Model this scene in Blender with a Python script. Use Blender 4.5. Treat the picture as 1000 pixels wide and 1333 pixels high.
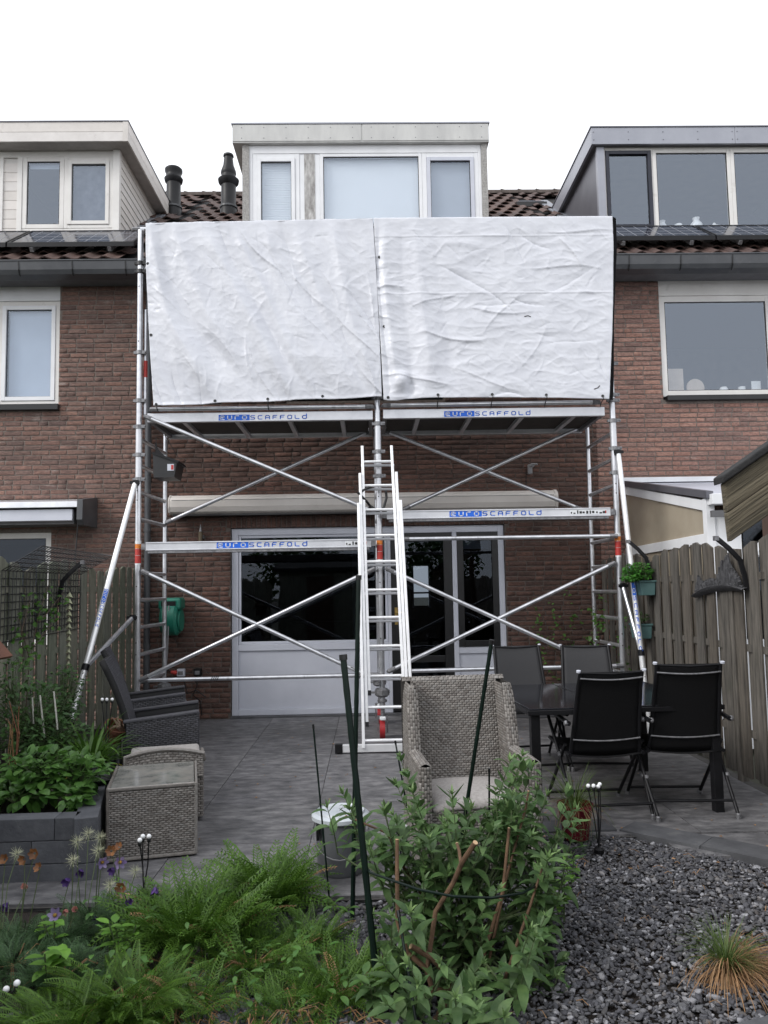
import bpy, math, random
import numpy as np
from mathutils import Vector, Matrix, Euler, noise
random.seed(7); np.random.seed(7)
R = math.radians; PI = math.pi
SC = bpy.context.scene
COL = SC.collection
for o in list(bpy.data.objects): bpy.data.objects.remove(o)

# ---------------------------------------------------------------- camera
HC = 1.52
CAM_ROT = Matrix.Rotation(R(-1.2), 3, 'Z') @ Matrix.Rotation(R(94.6), 3, 'X') @ Matrix.Rotation(R(-1.0), 3, 'Z')
cd = bpy.data.cameras.new('camera'); cam = bpy.data.objects.new('camera', cd); COL.objects.link(cam)
cam.matrix_world = Matrix.Translation((0, 0, HC)) @ CAM_ROT.to_4x4()
cd.sensor_fit = 'VERTICAL'; cd.sensor_height = 36; cd.sensor_width = 27; cd.lens = 27.0
cd.shift_y = 21/1333; cd.clip_start = .05; cd.clip_end = 500
SC.camera = cam

# ---------------------------------------------------------------- sky and light: overcast
SUN_EL, SUN_AZ = R(38), R(240)
w = bpy.data.worlds.new('World'); SC.world = w; w.use_nodes = True
nt = w.node_tree; nt.nodes.clear()
sky = nt.nodes.new('ShaderNodeTexSky'); sky.sky_type = 'NISHITA'; sky.sun_disc = False
sky.sun_elevation = SUN_EL; sky.sun_rotation = SUN_AZ; sky.air_density = 1.2; sky.dust_density = 4
hs = nt.nodes.new('ShaderNodeHueSaturation'); hs.inputs['Saturation'].default_value = .12
mx = nt.nodes.new('ShaderNodeMix'); mx.data_type = 'RGBA'; mx.inputs[0].default_value = .85
mx.inputs[7].default_value = (13.2, 13.5, 14.2, 1)          # the even cloud deck
bg = nt.nodes.new('ShaderNodeBackground'); bg.inputs[1].default_value = .10
wo = nt.nodes.new('ShaderNodeOutputWorld')
nt.links.new(sky.outputs[0], hs.inputs['Color']); nt.links.new(hs.outputs[0], mx.inputs[6])
nt.links.new(mx.outputs[2], bg.inputs[0]); nt.links.new(bg.outputs[0], wo.inputs[0])
sl = bpy.data.lights.new('sun', 'SUN'); sl.energy = 1.5; sl.angle = R(22); sl.color = (1, .97, .93)
so = bpy.data.objects.new('sun', sl); COL.objects.link(so); so.location = (0, 0, 20)
sd = Vector((-.95, -.55, .85)).normalized()      # towards the sun: high, behind the camera, a little left
so.rotation_euler = sd.to_track_quat('Z', 'Y').to_euler()
SC.view_settings.view_transform = 'Standard'; SC.view_settings.look = 'None'
SC.view_settings.exposure = .22; SC.view_settings.gamma = 1; SC.view_settings.use_curve_mapping = False
SC.cycles.max_bounces = 8; SC.cycles.transparent_max_bounces = 16
SC.cycles.use_denoising = True

# ---------------------------------------------------------------- helpers
CR = CAM_ROT
def ray(px, py): return CR @ Vector(((px-500)/1000, -(py-666.5-21)/1000, -1))
def at(px, py, Y):
    d = ray(px, py); return Vector((0, 0, HC)) + d*(Y/d.y)
def ground(px, py, z=0):
    d = ray(px, py); return Vector((0, 0, HC)) + d*((z-HC)/d.z)

class MB:
    def __init__(s): s.v = []; s.f = []
    def add(s, vs, fs):
        n = len(s.v); s.v += [tuple(v) for v in vs]; s.f += [tuple(i+n for i in f) for f in fs]; return s
    def box(s, x0, x1, y0, y1, z0, z1):
        return s.add([(x0,y0,z0),(x1,y0,z0),(x1,y1,z0),(x0,y1,z0),(x0,y0,z1),(x1,y0,z1),(x1,y1,z1),(x0,y1,z1)],
              [(0,3,2,1),(4,5,6,7),(0,1,5,4),(1,2,6,5),(2,3,7,6),(3,0,4,7)])
    def bar(s, p, q, w, h, up=(0,0,1)):
        p, q, up = Vector(p), Vector(q), Vector(up); d = (q-p).normalized()
        a = d.cross(up)
        if a.length < 1e-4: a = d.cross(Vector((1,0,0)))
        a.normalize(); b = a.cross(d)
        c = [(-w/2,-h/2),(w/2,-h/2),(w/2,h/2),(-w/2,h/2)]
        return s.add([p+a*i+b*j for i,j in c]+[q+a*i+b*j for i,j in c],
                     [(0,3,2,1),(4,5,6,7),(0,1,5,4),(1,2,6,5),(2,3,7,6),(3,0,4,7)])
    def tube(s, pts, r, n=8, r2=None, cap=True):
        pts = [Vector(p) for p in pts]; m = len(pts)
        rs = r if isinstance(r, (list, tuple)) else [r+(((r2 if r2 is not None else r)-r)*i/(m-1)) for i in range(m)]
        prev = None; base = len(s.v)
        for i, p in enumerate(pts):
            d = (pts[min(i+1,m-1)]-pts[max(i-1,0)]).normalized()
            if prev is None:
                a = d.cross(Vector((0,0,1)))
                if a.length < .05: a = d.cross(Vector((0,1,0)))
            else: a = prev - d*prev.dot(d)
            a.normalize(); prev = a; b = d.cross(a)
            for k in range(n):
                t = 2*PI*k/n; s.v.append(tuple(p+(a*math.cos(t)+b*math.sin(t))*rs[i]))
        for i in range(m-1):
            for k in range(n):
                k2 = (k+1) % n
                s.f.append((base+i*n+k, base+i*n+k2, base+(i+1)*n+k2, base+(i+1)*n+k))
        if cap:
            s.f.append(tuple(base+k for k in reversed(range(n)))); s.f.append(tuple(base+(m-1)*n+k for k in range(n)))
        return s
    def lathe(s, prof, c=(0,0,0), n=20, axis='Z'):
        base = len(s.v); c = Vector(c)
        for r, z in prof:
            for k in range(n):
                t = 2*PI*k/n; a, b = r*math.cos(t), r*math.sin(t)
                v = {'Z': (a,b,z), 'X': (z,a,b), 'Y': (b,z,a)}[axis]
                s.v.append(tuple(c+Vector(v)))
        m = len(prof)
        for i in range(m-1):
            for k in range(n):
                k2 = (k+1) % n
                s.f.append((base+i*n+k, base+i*n+k2, base+(i+1)*n+k2, base+(i+1)*n+k))
        if prof[0][0] > 1e-5: s.f.append(tuple(base+k for k in reversed(range(n))))
        if prof[-1][0] > 1e-5: s.f.append(tuple(base+(m-1)*n+k for k in range(n)))
        return s
    def prism(s, poly, a, b, axis='Y'):          # poly in the two other axes, extruded a..b
        f = {'Y': lambda p, t: (p[0], t, p[1]), 'X': lambda p, t: (t, p[0], p[1]), 'Z': lambda p, t: (p[0], p[1], t)}[axis]
        n = len(poly); vs = [f(p, a) for p in poly]+[f(p, b) for p in poly]
        return s.add(vs, [tuple(range(n)), tuple(reversed(range(n, 2*n)))]+[(i, i+n, (i+1) % n+n, (i+1) % n) for i in range(n)])
    def ball(s, c, r, n=10):
        m = n//2; return s.lathe([(max(r*math.sin(PI*i/m), 1e-6), -r*math.cos(PI*i/m)) for i in range(m+1)], c, n)
    def sheet(s, fn, nu, nv, close_u=False):
        base = len(s.v)
        for j in range(nv+1):
            for i in range(nu+1): s.v.append(tuple(fn(i/nu, j/nv)))
        for j in range(nv):
            for i in range(nu):
                a = base+j*(nu+1)+i; s.f.append((a, a+1, a+nu+2, a+nu+1))
        return s
    def xf(s, M):
        s.v = [tuple(M @ Vector(v)) for v in s.v]; return s
    def mesh(s, name, off=None):
        me = bpy.data.meshes.new(name)
        v = s.v if off is None else [(a-off[0], b-off[1], c-off[2]) for a, b, c in s.v]
        me.from_pydata(v, [], s.f)
        bm = None
        me.update(); return me

WL = {}
def props(o, label=None, cat=None, group=None, kind=None):
    if label: o['label'] = label
    if cat: o['category'] = cat
    if group: o['group'] = group
    if kind: o['kind'] = kind
    return o
def thing(name, label, cat, loc=(0,0,0), rz=0, group=None):
    o = bpy.data.objects.new(name, None); COL.objects.link(o); o.location = loc; o.rotation_euler.z = rz
    o.empty_display_size = .1; WL[o.name] = Vector(loc)
    return props(o, label, cat, group)
def put(name, mb, m, parent=None, smooth=False, local=False, bevel=0, label=None, kind=None, fixn=False):
    off = None
    if parent is not None and not local: off = WL.get(parent.name, Vector((0,0,0)))
    me = mb.mesh(name, off) if isinstance(mb, MB) else mb
    ms = m if isinstance(m, (list, tuple)) else [m]
    if not me.materials:
        for q in ms: me.materials.append(q)
    if smooth:
        me.polygons.foreach_set('use_smooth', [True]*len(me.polygons))
        try: me.set_sharp_from_angle(angle=R(38))
        except Exception: pass
    o = bpy.data.objects.new(name, me); COL.objects.link(o)
    if parent is not None:
        o.parent = parent; WL[o.name] = off if off is not None else WL.get(parent.name, Vector((0,0,0)))
    else: WL[o.name] = Vector((0,0,0))
    if bevel:
        b = o.modifiers.new('bevel', 'BEVEL'); b.width = bevel; b.segments = 2; b.limit_method = 'ANGLE'; b.angle_limit = R(40)
    return props(o, label, None, None, kind)
def solo(name, mb, m, label, cat, loc=None, group=None, **k):     # a thing that is one mesh
    if loc is not None: mb.v = [(a-loc[0], b-loc[1], c-loc[2]) for a, b, c in mb.v]
    o = put(name, mb, m, None, **k)
    if loc is not None: o.location = loc; WL[o.name] = Vector(loc)
    return props(o, label, cat, group)
def inst(name, me, parent, M):           # a piece that shares mesh data; M in the parent's local frame
    o = bpy.data.objects.new(name, me); COL.objects.link(o)
    if parent is not None: o.parent = parent
    o.matrix_local = M if isinstance(M, Matrix) else Matrix(M)
    return o
def joined(name, me_list, Ms, m, parent, kind='stuff'):   # many small pieces as one mesh (numpy); Ms in parent's local frame
    VV, LL, CC = [], [], []; n = 0
    groups = {}
    for k, M in Ms: groups.setdefault(k, []).append(np.array(M))
    loops = []; counts = []
    for k, arr in groups.items():
        me = me_list[k]; nv = len(me.vertices); co = np.empty(nv*3); me.vertices.foreach_get('co', co); co = co.reshape(-1, 3)
        nl = len(me.loops); li = np.empty(nl, dtype=np.int64); me.loops.foreach_get('vertex_index', li)
        pc = np.empty(len(me.polygons), dtype=np.int64); me.polygons.foreach_get('loop_total', pc)
        A = np.stack(arr); v = np.einsum('nij,vj->nvi', A[:, :3, :3], co)+A[:, None, :3, 3]
        N = len(arr); VV.append(v.reshape(-1, 3))
        loops.append((li[None, :]+(n+np.arange(N)*nv)[:, None]).reshape(-1)); counts.append(np.tile(pc, N)); n += N*nv
    if not VV: return None
    V = np.concatenate(VV); L = np.concatenate(loops); Cn = np.concatenate(counts)
    me = bpy.data.meshes.new(name); me.vertices.add(len(V)); me.vertices.foreach_set('co', V.reshape(-1))
    me.loops.add(len(L)); me.loops.foreach_set('vertex_index', L.astype(np.int32))
    me.polygons.add(len(Cn)); me.polygons.foreach_set('loop_start', (np.cumsum(Cn)-Cn).astype(np.int32))
    try: me.polygons.foreach_set('loop_total', Cn.astype(np.int32))
    except Exception: pass
    me.update(); me.validate(); me.materials.append(m)
    o = bpy.data.objects.new(name, me); COL.objects.link(o); o.parent = parent
    if kind: o['kind'] = kind
    return o
def TM(loc, x, y, z):       # matrix from location and three axes
    M = Matrix.Identity(4)
    for i, a in enumerate((x, y, z)):
        for j in range(3): M[j][i] = a[j]
    M[0][3], M[1][3], M[2][3] = loc; return M

# ---------------------------------------------------------------- materials
def ramp(nt, stops):
    r = nt.nodes.new('ShaderNodeValToRGB'); e = r.color_ramp.elements
    while len(e) < len(stops): e.new(.5)
    for i, (p, c) in enumerate(stops): e[i].position = p; e[i].color = (*c, 1) if len(c) == 3 else c
    return r
def mat(name, c1, c2=None, scale=8, rough=.7, metal=0, bump=0, bscale=None, rnd=None, stretch=None, detail=6, space='pos',
        transl=0, spec=.5, c3=None, mottle=None):
    """c1/c2/c3 ramp over noise; rnd = list of colours picked per piece (multiplied by noise); stretch = xyz noise scale"""
    m = bpy.data.materials.new(name); m.use_nodes = True; nt = m.node_tree; N = nt.nodes; Lk = nt.links
    p = N['Principled BSDF']; p.inputs['Roughness'].default_value = rough; p.inputs['Metallic'].default_value = metal
    p.inputs['Specular IOR Level'].default_value = spec
    if space == 'pos': g = N.new('ShaderNodeNewGeometry'); vec = g.outputs['Position']
    else: g = N.new('ShaderNodeTexCoord'); vec = g.outputs['Object']
    if stretch:
        mp = N.new('ShaderNodeVectorMath'); mp.operation = 'MULTIPLY'; mp.inputs[1].default_value = stretch
        Lk.new(vec, mp.inputs[0]); vec = mp.outputs[0]
    oi = None
    if rnd:
        oi = N.new('ShaderNodeObjectInfo'); gg = N.new('ShaderNodeNewGeometry')
        ad = N.new('ShaderNodeMath'); ad.operation = 'ADD'; fr = N.new('ShaderNodeMath'); fr.operation = 'FRACT'
        Lk.new(oi.outputs['Random'], ad.inputs[0]); Lk.new(gg.outputs['Random Per Island'], ad.inputs[1]); Lk.new(ad.outputs[0], fr.inputs[0])
        off = N.new('ShaderNodeVectorMath'); off.operation = 'MULTIPLY_ADD'
        Lk.new(fr.outputs[0], off.inputs[0]); off.inputs[1].default_value = (37, 17, 23); Lk.new(vec, off.inputs[2]); vec = off.outputs[0]
    nz = N.new('ShaderNodeTexNoise'); nz.inputs['Scale'].default_value = scale; nz.inputs['Detail'].default_value = detail
    nz.inputs['Roughness'].default_value = .62
    Lk.new(vec, nz.inputs['Vector'])
    st = [(.3, c1), (.7, c2 or c1)] if not c3 else [(.28, c1), (.5, c2), (.74, c3)]
    rp = ramp(nt, st); Lk.new(nz.outputs[0], rp.inputs[0]); colr = rp.outputs[0]
    if rnd:
        rr = ramp(nt, [((i+.5)/len(rnd), c) for i, c in enumerate(rnd)]); Lk.new(fr.outputs[0], rr.inputs[0])
        mm = N.new('ShaderNodeMix'); mm.data_type = 'RGBA'; mm.blend_type = 'MULTIPLY'; mm.inputs[0].default_value = 1
        Lk.new(colr, mm.inputs[6]); Lk.new(rr.outputs[0], mm.inputs[7]); colr = mm.outputs[2]
    for mottle in ([] if not mottle else mottle if isinstance(mottle, list) else [mottle]):      # (colour, scale, lo, hi[, stretch])
        n2 = N.new('ShaderNodeTexNoise'); n2.inputs['Scale'].default_value = mottle[1]; n2.inputs['Detail'].default_value = 8
        n2.inputs['Roughness'].default_value = .7
        g2 = N.new('ShaderNodeNewGeometry'); v2 = N.new('ShaderNodeVectorMath'); v2.operation = 'MULTIPLY'; v2.inputs[1].default_value = mottle[4] if len(mottle) > 4 else (1,1,1); Lk.new(g2.outputs['Position'], v2.inputs[0]); Lk.new(v2.outputs[0], n2.inputs['Vector'])
        r2 = ramp(nt, [(mottle[2], (0,0,0)), (mottle[3], (1,1,1))]); Lk.new(n2.outputs[0], r2.inputs[0])
        m2 = N.new('ShaderNodeMix'); m2.data_type = 'RGBA'; Lk.new(r2.outputs[0], m2.inputs[0]); Lk.new(colr, m2.inputs[6])
        m2.inputs[7].default_value = (*mottle[0], 1); colr = m2.outputs[2]
    Lk.new(colr, p.inputs['Base Color'])
    if bump:
        b = N.new('ShaderNodeBump'); b.inputs['Strength'].default_value = bump; b.inputs['Distance'].default_value = .01
        nb = N.new('ShaderNodeTexNoise'); nb.inputs['Scale'].default_value = bscale or scale*4; nb.inputs['Detail'].default_value = 5
        Lk.new(vec, nb.inputs['Vector']); Lk.new(nb.outputs[0], b.inputs['Height']); Lk.new(b.outputs[0], p.inputs['Normal'])
    if transl:
        t = N.new('ShaderNodeBsdfTranslucent'); Lk.new(colr, t.inputs[0]); ms = N.new('ShaderNodeMixShader'); ms.inputs[0].default_value = transl
        Lk.new(p.outputs[0], ms.inputs[1]); Lk.new(t.outputs[0], ms.inputs[2]); Lk.new(ms.outputs[0], N['Material Output'].inputs[0])
    return m
def glass_mat(name, tint=(.93,.95,.97), refl=1.0, ior=2.5, rough=0.0):
    m = bpy.data.materials.new(name); m.use_nodes = True; nt = m.node_tree; N = nt.nodes; N.clear()
    o = N.new('ShaderNodeOutputMaterial'); t = N.new('ShaderNodeBsdfTransparent'); t.inputs[0].default_value = (*tint, 1)
    g = N.new('ShaderNodeBsdfGlossy'); g.inputs['Roughness'].default_value = rough; g.inputs['Color'].default_value = (refl*.78, refl*.87, refl*1.0, 1)
    f = N.new('ShaderNodeFresnel'); f.inputs[0].default_value = ior
    nz = N.new('ShaderNodeTexNoise'); nz.inputs['Scale'].default_value = 1.1; gm = N.new('ShaderNodeNewGeometry')
    b = N.new('ShaderNodeBump'); b.inputs['Strength'].default_value = .12; b.inputs['Distance'].default_value = .02
    nt.links.new(gm.outputs['Position'], nz.inputs['Vector']); nt.links.new(nz.outputs[0], b.inputs['Height']); nt.links.new(b.outputs[0], g.inputs['Normal'])
    iv = N.new('ShaderNodeMath'); iv.operation = 'SUBTRACT'; iv.inputs[0].default_value = 1; nt.links.new(gm.outputs['Backfacing'], iv.inputs[1])
    fm = N.new('ShaderNodeMath'); fm.operation = 'MULTIPLY'; nt.links.new(f.outputs[0], fm.inputs[0]); nt.links.new(iv.outputs[0], fm.inputs[1])
    ms = N.new('ShaderNodeMixShader'); nt.links.new(fm.outputs[0], ms.inputs[0]); nt.links.new(t.outputs[0], ms.inputs[1]); nt.links.new(g.outputs[0], ms.inputs[2])
    nt.links.new(ms.outputs[0], o.inputs[0]); return m

M = {}
BR = [(.95,.85,.82),(.72,.66,.66),(1.1,.9,.85),(.85,.8,.8),(1.2,1.0,.92),(.62,.58,.6),(1.0,.82,.76)]
M['brick'] = mat('brick_red_brown', (.105,.078,.068), (.215,.150,.128), scale=22, rough=.92, bump=.9, bscale=60, rnd=BR, c3=(.31,.215,.178), stretch=(1,1,2.6),
                 mottle=[((.075,.055,.05), 1.1, .52, .85), ((.36,.33,.31), 5, .60, .76, (.5,1,2.2)), ((.05,.04,.036), 16, .60, .74, (1,1,2.5))])
M['brick_shaded'] = mat('brick_brown_shaded', (.044,.031,.027), (.118,.074,.060), scale=22, rough=.92, bump=.9, bscale=60, rnd=BR, c3=(.175,.110,.092), stretch=(1,1,2.6),
                 mottle=[((.035,.026,.023), 1.3, .5, .8), ((.22,.19,.17), 6, .63, .78, (.5,1,2.2)), ((.02,.016,.015), 16, .60, .74, (1,1,2.5))])  # middle house brick: scaffold and tarp shade put into a darker colour
M['mortar_shaded'] = mat('shaded_mortar', (.085,.070,.060), (.15,.125,.11), scale=30, rough=.95, bump=.6)  # mortar darkened along with the bricks, same shade in its colour
M['brick_pale'] = mat('brick_weathered_red', (.16,.108,.090), (.315,.212,.178), scale=22, rough=.92, bump=.9, bscale=60, rnd=BR, c3=(.43,.30,.26), stretch=(1,1,2.6),
                 mottle=[((.13,.09,.08), 1.2, .52, .85), ((.46,.41,.38), 5, .61, .78, (.5,1,2.2)), ((.07,.055,.05), 16, .62, .74, (1,1,2.5))])
M['mortar'] = mat('mortar', (.15,.125,.11), (.25,.215,.19), scale=30, rough=.95, bump=.6)
M['concrete'] = mat('foundation', (.10,.10,.10), (.2,.2,.2), scale=10)
M['rooftile'] = mat('roof_tile_brown', (.045,.030,.026), (.10,.062,.050), scale=14, rough=.75, bump=.4, rnd=[(1,.9,.9),(.8,.75,.75),(1.2,1.05,1),(.95,.9,.95)],
                 mottle=((.12,.12,.11), 5, .62, .8))
M['ridge'] = mat('ridge_tile', (.045,.035,.03), (.09,.07,.06), scale=10, rough=.8, bump=.4)
M['white'] = mat('white_frame_paint', (.74,.75,.77), (.84,.85,.87), scale=3, rough=.45, mottle=((.52,.52,.51), 5, .68, .95))
M['whitegrey'] = mat('grey_white_frame', (.52,.54,.61), (.60,.62,.69), scale=3, rough=.4, mottle=((.50,.50,.52), 6, .66, .95))
M['cream'] = mat('cream_paint', (.70,.68,.655), (.80,.785,.76), scale=3, rough=.5, mottle=((.38,.35,.31), 4, .6, .85))
M['creamboard'] = mat('cream_cladding', (.63,.60,.575), (.74,.71,.685), scale=4, rough=.55, rnd=[(1,1,1),(.93,.92,.9),(1.05,1.04,1.03)], mottle=((.36,.33,.30), 4, .6, .85))
M['fascia_c'] = mat('weathered_fascia', (.48,.48,.47), (.62,.62,.60), scale=5, rough=.6, stretch=(1,1,.25), mottle=((.22,.21,.20), 3, .62, .8))
M['zinc'] = mat('grey_metal_cladding', (.30,.31,.35), (.37,.38,.42), scale=2, rough=.38, metal=.35)
M['zincdark'] = mat('grey_metal_side', (.12,.12,.14), (.17,.17,.19), scale=2, rough=.4, metal=.4)
M['navy'] = mat('navy_window_paint', (.008,.010,.022), (.014,.016,.032), rough=.3)
M['black'] = mat('black_paint', (.008,.008,.009), (.015,.015,.016), rough=.35)
M['blackplastic'] = mat('black_plastic', (.006,.006,.007), (.011,.011,.013), rough=.45, spec=.3)
M['gutter'] = mat('dark_grey_gutter', (.055,.058,.065), (.09,.094,.10), scale=3, rough=.4, stretch=(1,1,1), mottle=((.15,.15,.15), 4, .6, .85))
M['shingle'] = mat('grey_shingle', (.24,.23,.22), (.48,.47,.45), scale=60, rough=.9, bump=.6)
M['soffitlight'] = mat('pale_soffit', (.34,.32,.30), (.44,.42,.40), rough=.7)
M['soffit'] = mat('soffit', (.10,.10,.105), (.14,.14,.145), rough=.7)
M['lead'] = mat('lead_flashing', (.13,.14,.16), (.26,.27,.30), scale=9, rough=.5, bump=.5)
M['glass'] = glass_mat('window_glass')
M['glassdark'] = glass_mat('tinted_glass', (.42,.45,.48), .8, 1.6)
M['room'] = mat('room_wall', (.10,.10,.10), (.14,.135,.13), rough=.9)
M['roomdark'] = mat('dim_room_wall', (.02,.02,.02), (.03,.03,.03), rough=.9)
M['blind'] = mat('pale_blind', (.78,.785,.78), (.84,.845,.84), rough=.8, scale=2)
M['blindgrey'] = mat('grey_insect_screen', (.40,.42,.45), (.46,.48,.51), rough=.85, scale=2)
M['blindmid'] = mat('light_grey_blind', (.42,.47,.54), (.50,.55,.62), rough=.8, scale=2)
M['lace'] = mat('patterned_dark_curtain', (.03,.035,.05), (.13,.14,.17), rough=.9, scale=9)
M['alu'] = mat('aluminium_tube', (.52,.53,.56), (.76,.77,.80), scale=9, rough=.30, metal=.8, mottle=[((.25,.25,.26), 9, .58, .8, (1,1,.4)), ((.8,.8,.8), 40, .66, .74)])
M['alubeam'] = mat('aluminium_beam', (.56,.57,.60), (.72,.73,.76), scale=5, rough=.4, metal=.55, mottle=((.32,.32,.33), 8, .64, .85))
M['ladder'] = mat('ladder_aluminium', (.76,.77,.78), (.9,.9,.91), scale=9, rough=.38, metal=.45)
M['galv'] = mat('galvanised_clamp', (.14,.14,.15), (.32,.32,.33), scale=30, rough=.5, metal=.6)
M['ply'] = mat('platform_plywood', (.018,.015,.013), (.04,.035,.03), scale=12, rough=.7)
M['blue'] = mat('blue_print', (.008,.115,.62), (.010,.135,.68), rough=.5)
M['whiteprint'] = mat('white_print', (.78,.80,.82), rough=.5)
M['orange'] = mat('orange_sticker', (.75,.22,.03), rough=.5)
M['red'] = mat('red_sticker', (.42,.03,.025), (.5,.05,.04), rough=.5)
M['redwheel'] = mat('red_wheel', (.35,.02,.025), (.45,.035,.04), rough=.45)
M['wood_l'] = mat('green_grey_fence_wood', (.084,.090,.072), (.172,.178,.145), scale=9, rough=.85, bump=.5, stretch=(3,3,.35), rnd=[(1,1,1),(.8,.86,.78),(1.15,1.1,1.05),(.9,.85,.8)], c3=(.22,.22,.18), mottle=((.06,.085,.045), 2.5, .55, .8))
M['wood_r'] = mat('brown_grey_fence_wood', (.038,.036,.032), (.098,.091,.081), scale=9, rough=.85, bump=.5, stretch=(3,3,.35), rnd=[(1,1,1),(.82,.8,.78),(1.15,1.12,1.08),(.92,.85,.78)], c3=(.16,.148,.132), mottle=((.05,.055,.036), 2.5, .58, .85))
M['beamwood'] = mat('weathered_beam_wood', (.030,.026,.017), (.15,.125,.085), scale=5, rough=.85, bump=.8, stretch=(1,1,1), c3=(.25,.215,.15), detail=9)
M['brownpost'] = mat('brown_post', (.05,.03,.022), (.085,.052,.040), scale=8, rough=.8, stretch=(3,3,.3))
M['felt'] = mat('roofing_felt', (.012,.012,.013), (.025,.025,.025), rough=.9, scale=30, bump=.4)
M['tile'] = mat('grey_textured_patio_tile', (.050,.050,.054), (.135,.133,.139), scale=7, rough=.62, bump=.8, bscale=22, c3=(.250,.245,.248), stretch=(1,1.8,1), rnd=[(1,1,1),(.86,.86,.87),(1.1,1.09,1.08),(.95,.95,.94)], detail=9, mottle=[((.060,.060,.062), 1.6, .5, .78), ((.24,.235,.23), 7, .62, .8, (.5,2.5,1))])
M['darktile'] = mat('dark_edging_tile', (.055,.056,.062), (.105,.107,.114), scale=6, rough=.75, bump=.4, rnd=[(1,1,1),(.9,.9,.9),(1.1,1.1,1.1)], mottle=((.16,.16,.16), 3, .6, .8))
M['joint'] = mat('joint_sand', (.035,.034,.033), (.075,.07,.066), rough=.95, scale=40)
M['soil'] = mat('dark_soil', (.012,.009,.007), (.035,.026,.020), scale=30, rough=.95, bump=1)
M['earth'] = mat('ground_earth', (.03,.03,.02), (.06,.06,.04), scale=3, rough=.95)
M['block'] = mat('anthracite_stacking_block', (.062,.065,.075), (.105,.109,.121), scale=5, rough=.8, bump=.35, bscale=50, rnd=[(1,1,1),(.95,.95,.95),(1.04,1.04,1.05)], mottle=((.15,.155,.165), 4, .55, .8))
M['slate'] = mat('slate_chip', (.066,.066,.071), (.145,.146,.155), scale=30, rough=.85, spec=.25, rnd=[(1,1,1),(.55,.55,.58),(1.5,1.5,1.5),(.8,.78,.76),(.7,.7,.74),(2.9,2.9,2.9),(1.15,1.05,.95),(.5,.5,.53),(.9,.9,.95),(.7,.7,.74)])
M['wick'] = mat('grey_brown_wicker', (.15,.14,.13), (.27,.257,.243), scale=40, rough=.6, rnd=[(1,1,1),(.82,.79,.76),(1.15,1.12,1.1),(.92,.9,.88),(.68,.64,.62)])
M['wickback'] = mat('wicker_underweave', (.035,.031,.028), (.055,.05,.045), rough=.8)
M['wickdark'] = mat('dark_grey_wicker', (.036,.036,.042), (.062,.062,.070), scale=40, rough=.55, rnd=[(1,1,1),(.75,.75,.75),(1.25,1.25,1.28)])
M['wickdarkback'] = mat('dark_wicker_underweave', (.008,.008,.009), (.012,.012,.013), rough=.8)
M['cushion'] = mat('light_grey_cushion', (.27,.25,.24), (.38,.36,.345), scale=50, rough=.95, bump=.4)
M['sling'] = mat('charcoal_sling_mesh', (.006,.006,.0065), (.011,.011,.012), scale=150, rough=.7, spec=.2)
M['slingfar'] = mat('grey_sling_mesh', (.030,.030,.032), (.044,.044,.047), scale=150, rough=.6, spec=.3)
M['tabletop'] = mat('dark_glass_table_top', (.012,.013,.016), (.020,.021,.026), rough=.09, scale=3)
M['tableglass'] = mat('old_glass_table_top', (.10,.105,.10), (.22,.22,.205), scale=11, rough=.12, c3=(.30,.28,.25))
M['steel'] = mat('brushed_steel', (.35,.36,.38), (.5,.51,.53), scale=4, rough=.3, metal=.9)
M['bingrey'] = mat('grey_bin_body', (.10,.105,.115), (.14,.145,.155), scale=5, rough=.4)
M['binlid'] = mat('pale_grey_bin_lid', (.42,.46,.50), (.58,.61,.64), scale=6, rough=.3)
M['greenplastic'] = mat('green_reel_plastic', (.012,.15,.10), (.02,.20,.14), scale=5, rough=.4)
M['darkgreen'] = mat('green_coated_stake', (.002,.008,.006), (.004,.014,.010), rough=.45, spec=.3)
M['teal'] = mat('teal_planter_plastic', (.06,.13,.13), (.09,.17,.165), rough=.6)
M['redpot'] = mat('dark_red_glazed_pot', (.12,.01,.018), (.2,.015,.03), rough=.25)
M['terracotta'] = mat('terracotta', (.18,.07,.04), (.3,.13,.08), rough=.85, scale=20)
M['ballwhite'] = mat('white_light_globe', (.85,.86,.88), rough=.25)
M['castdark'] = mat('dark_cast_ornament', (.025,.025,.028), (.075,.075,.08), scale=30, rough=.6, bump=.8)
M['awn'] = mat('cream_awning_case', (.60,.56,.52), (.70,.66,.62), scale=2, rough=.4, mottle=((.50,.46,.42), 3, .6, .9))
M['poly'] = mat('beige_translucent_sheet', (.34,.29,.22), (.44,.385,.30), scale=2, rough=.25)
M['cellblack'] = mat('solar_cell', (.010,.011,.02), (.018,.02,.034), rough=.12, scale=4)
M['cellline'] = mat('solar_cell_line', (.30,.31,.34), rough=.4)
M['brass'] = mat('brass_handle', (.5,.34,.10), (.6,.42,.15), rough=.3, metal=.8)
M['paint_wt'] = mat('white_ceramic', (.72,.70,.67), (.8,.79,.77), rough=.3)
M['tan'] = mat('tan_round_tray', (.45,.36,.28), (.55,.46,.37), rough=.6)
M['woodstrip'] = mat('worn_white_wood', (.42,.42,.38), (.62,.61,.56), scale=20, rough=.7)
M['hose'] = mat('grey_cable', (.2,.2,.21), (.28,.28,.29), rough=.5)
M['greycloth'] = mat('grey_fabric', (.16,.165,.175), (.25,.255,.265), rough=.9)
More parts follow.
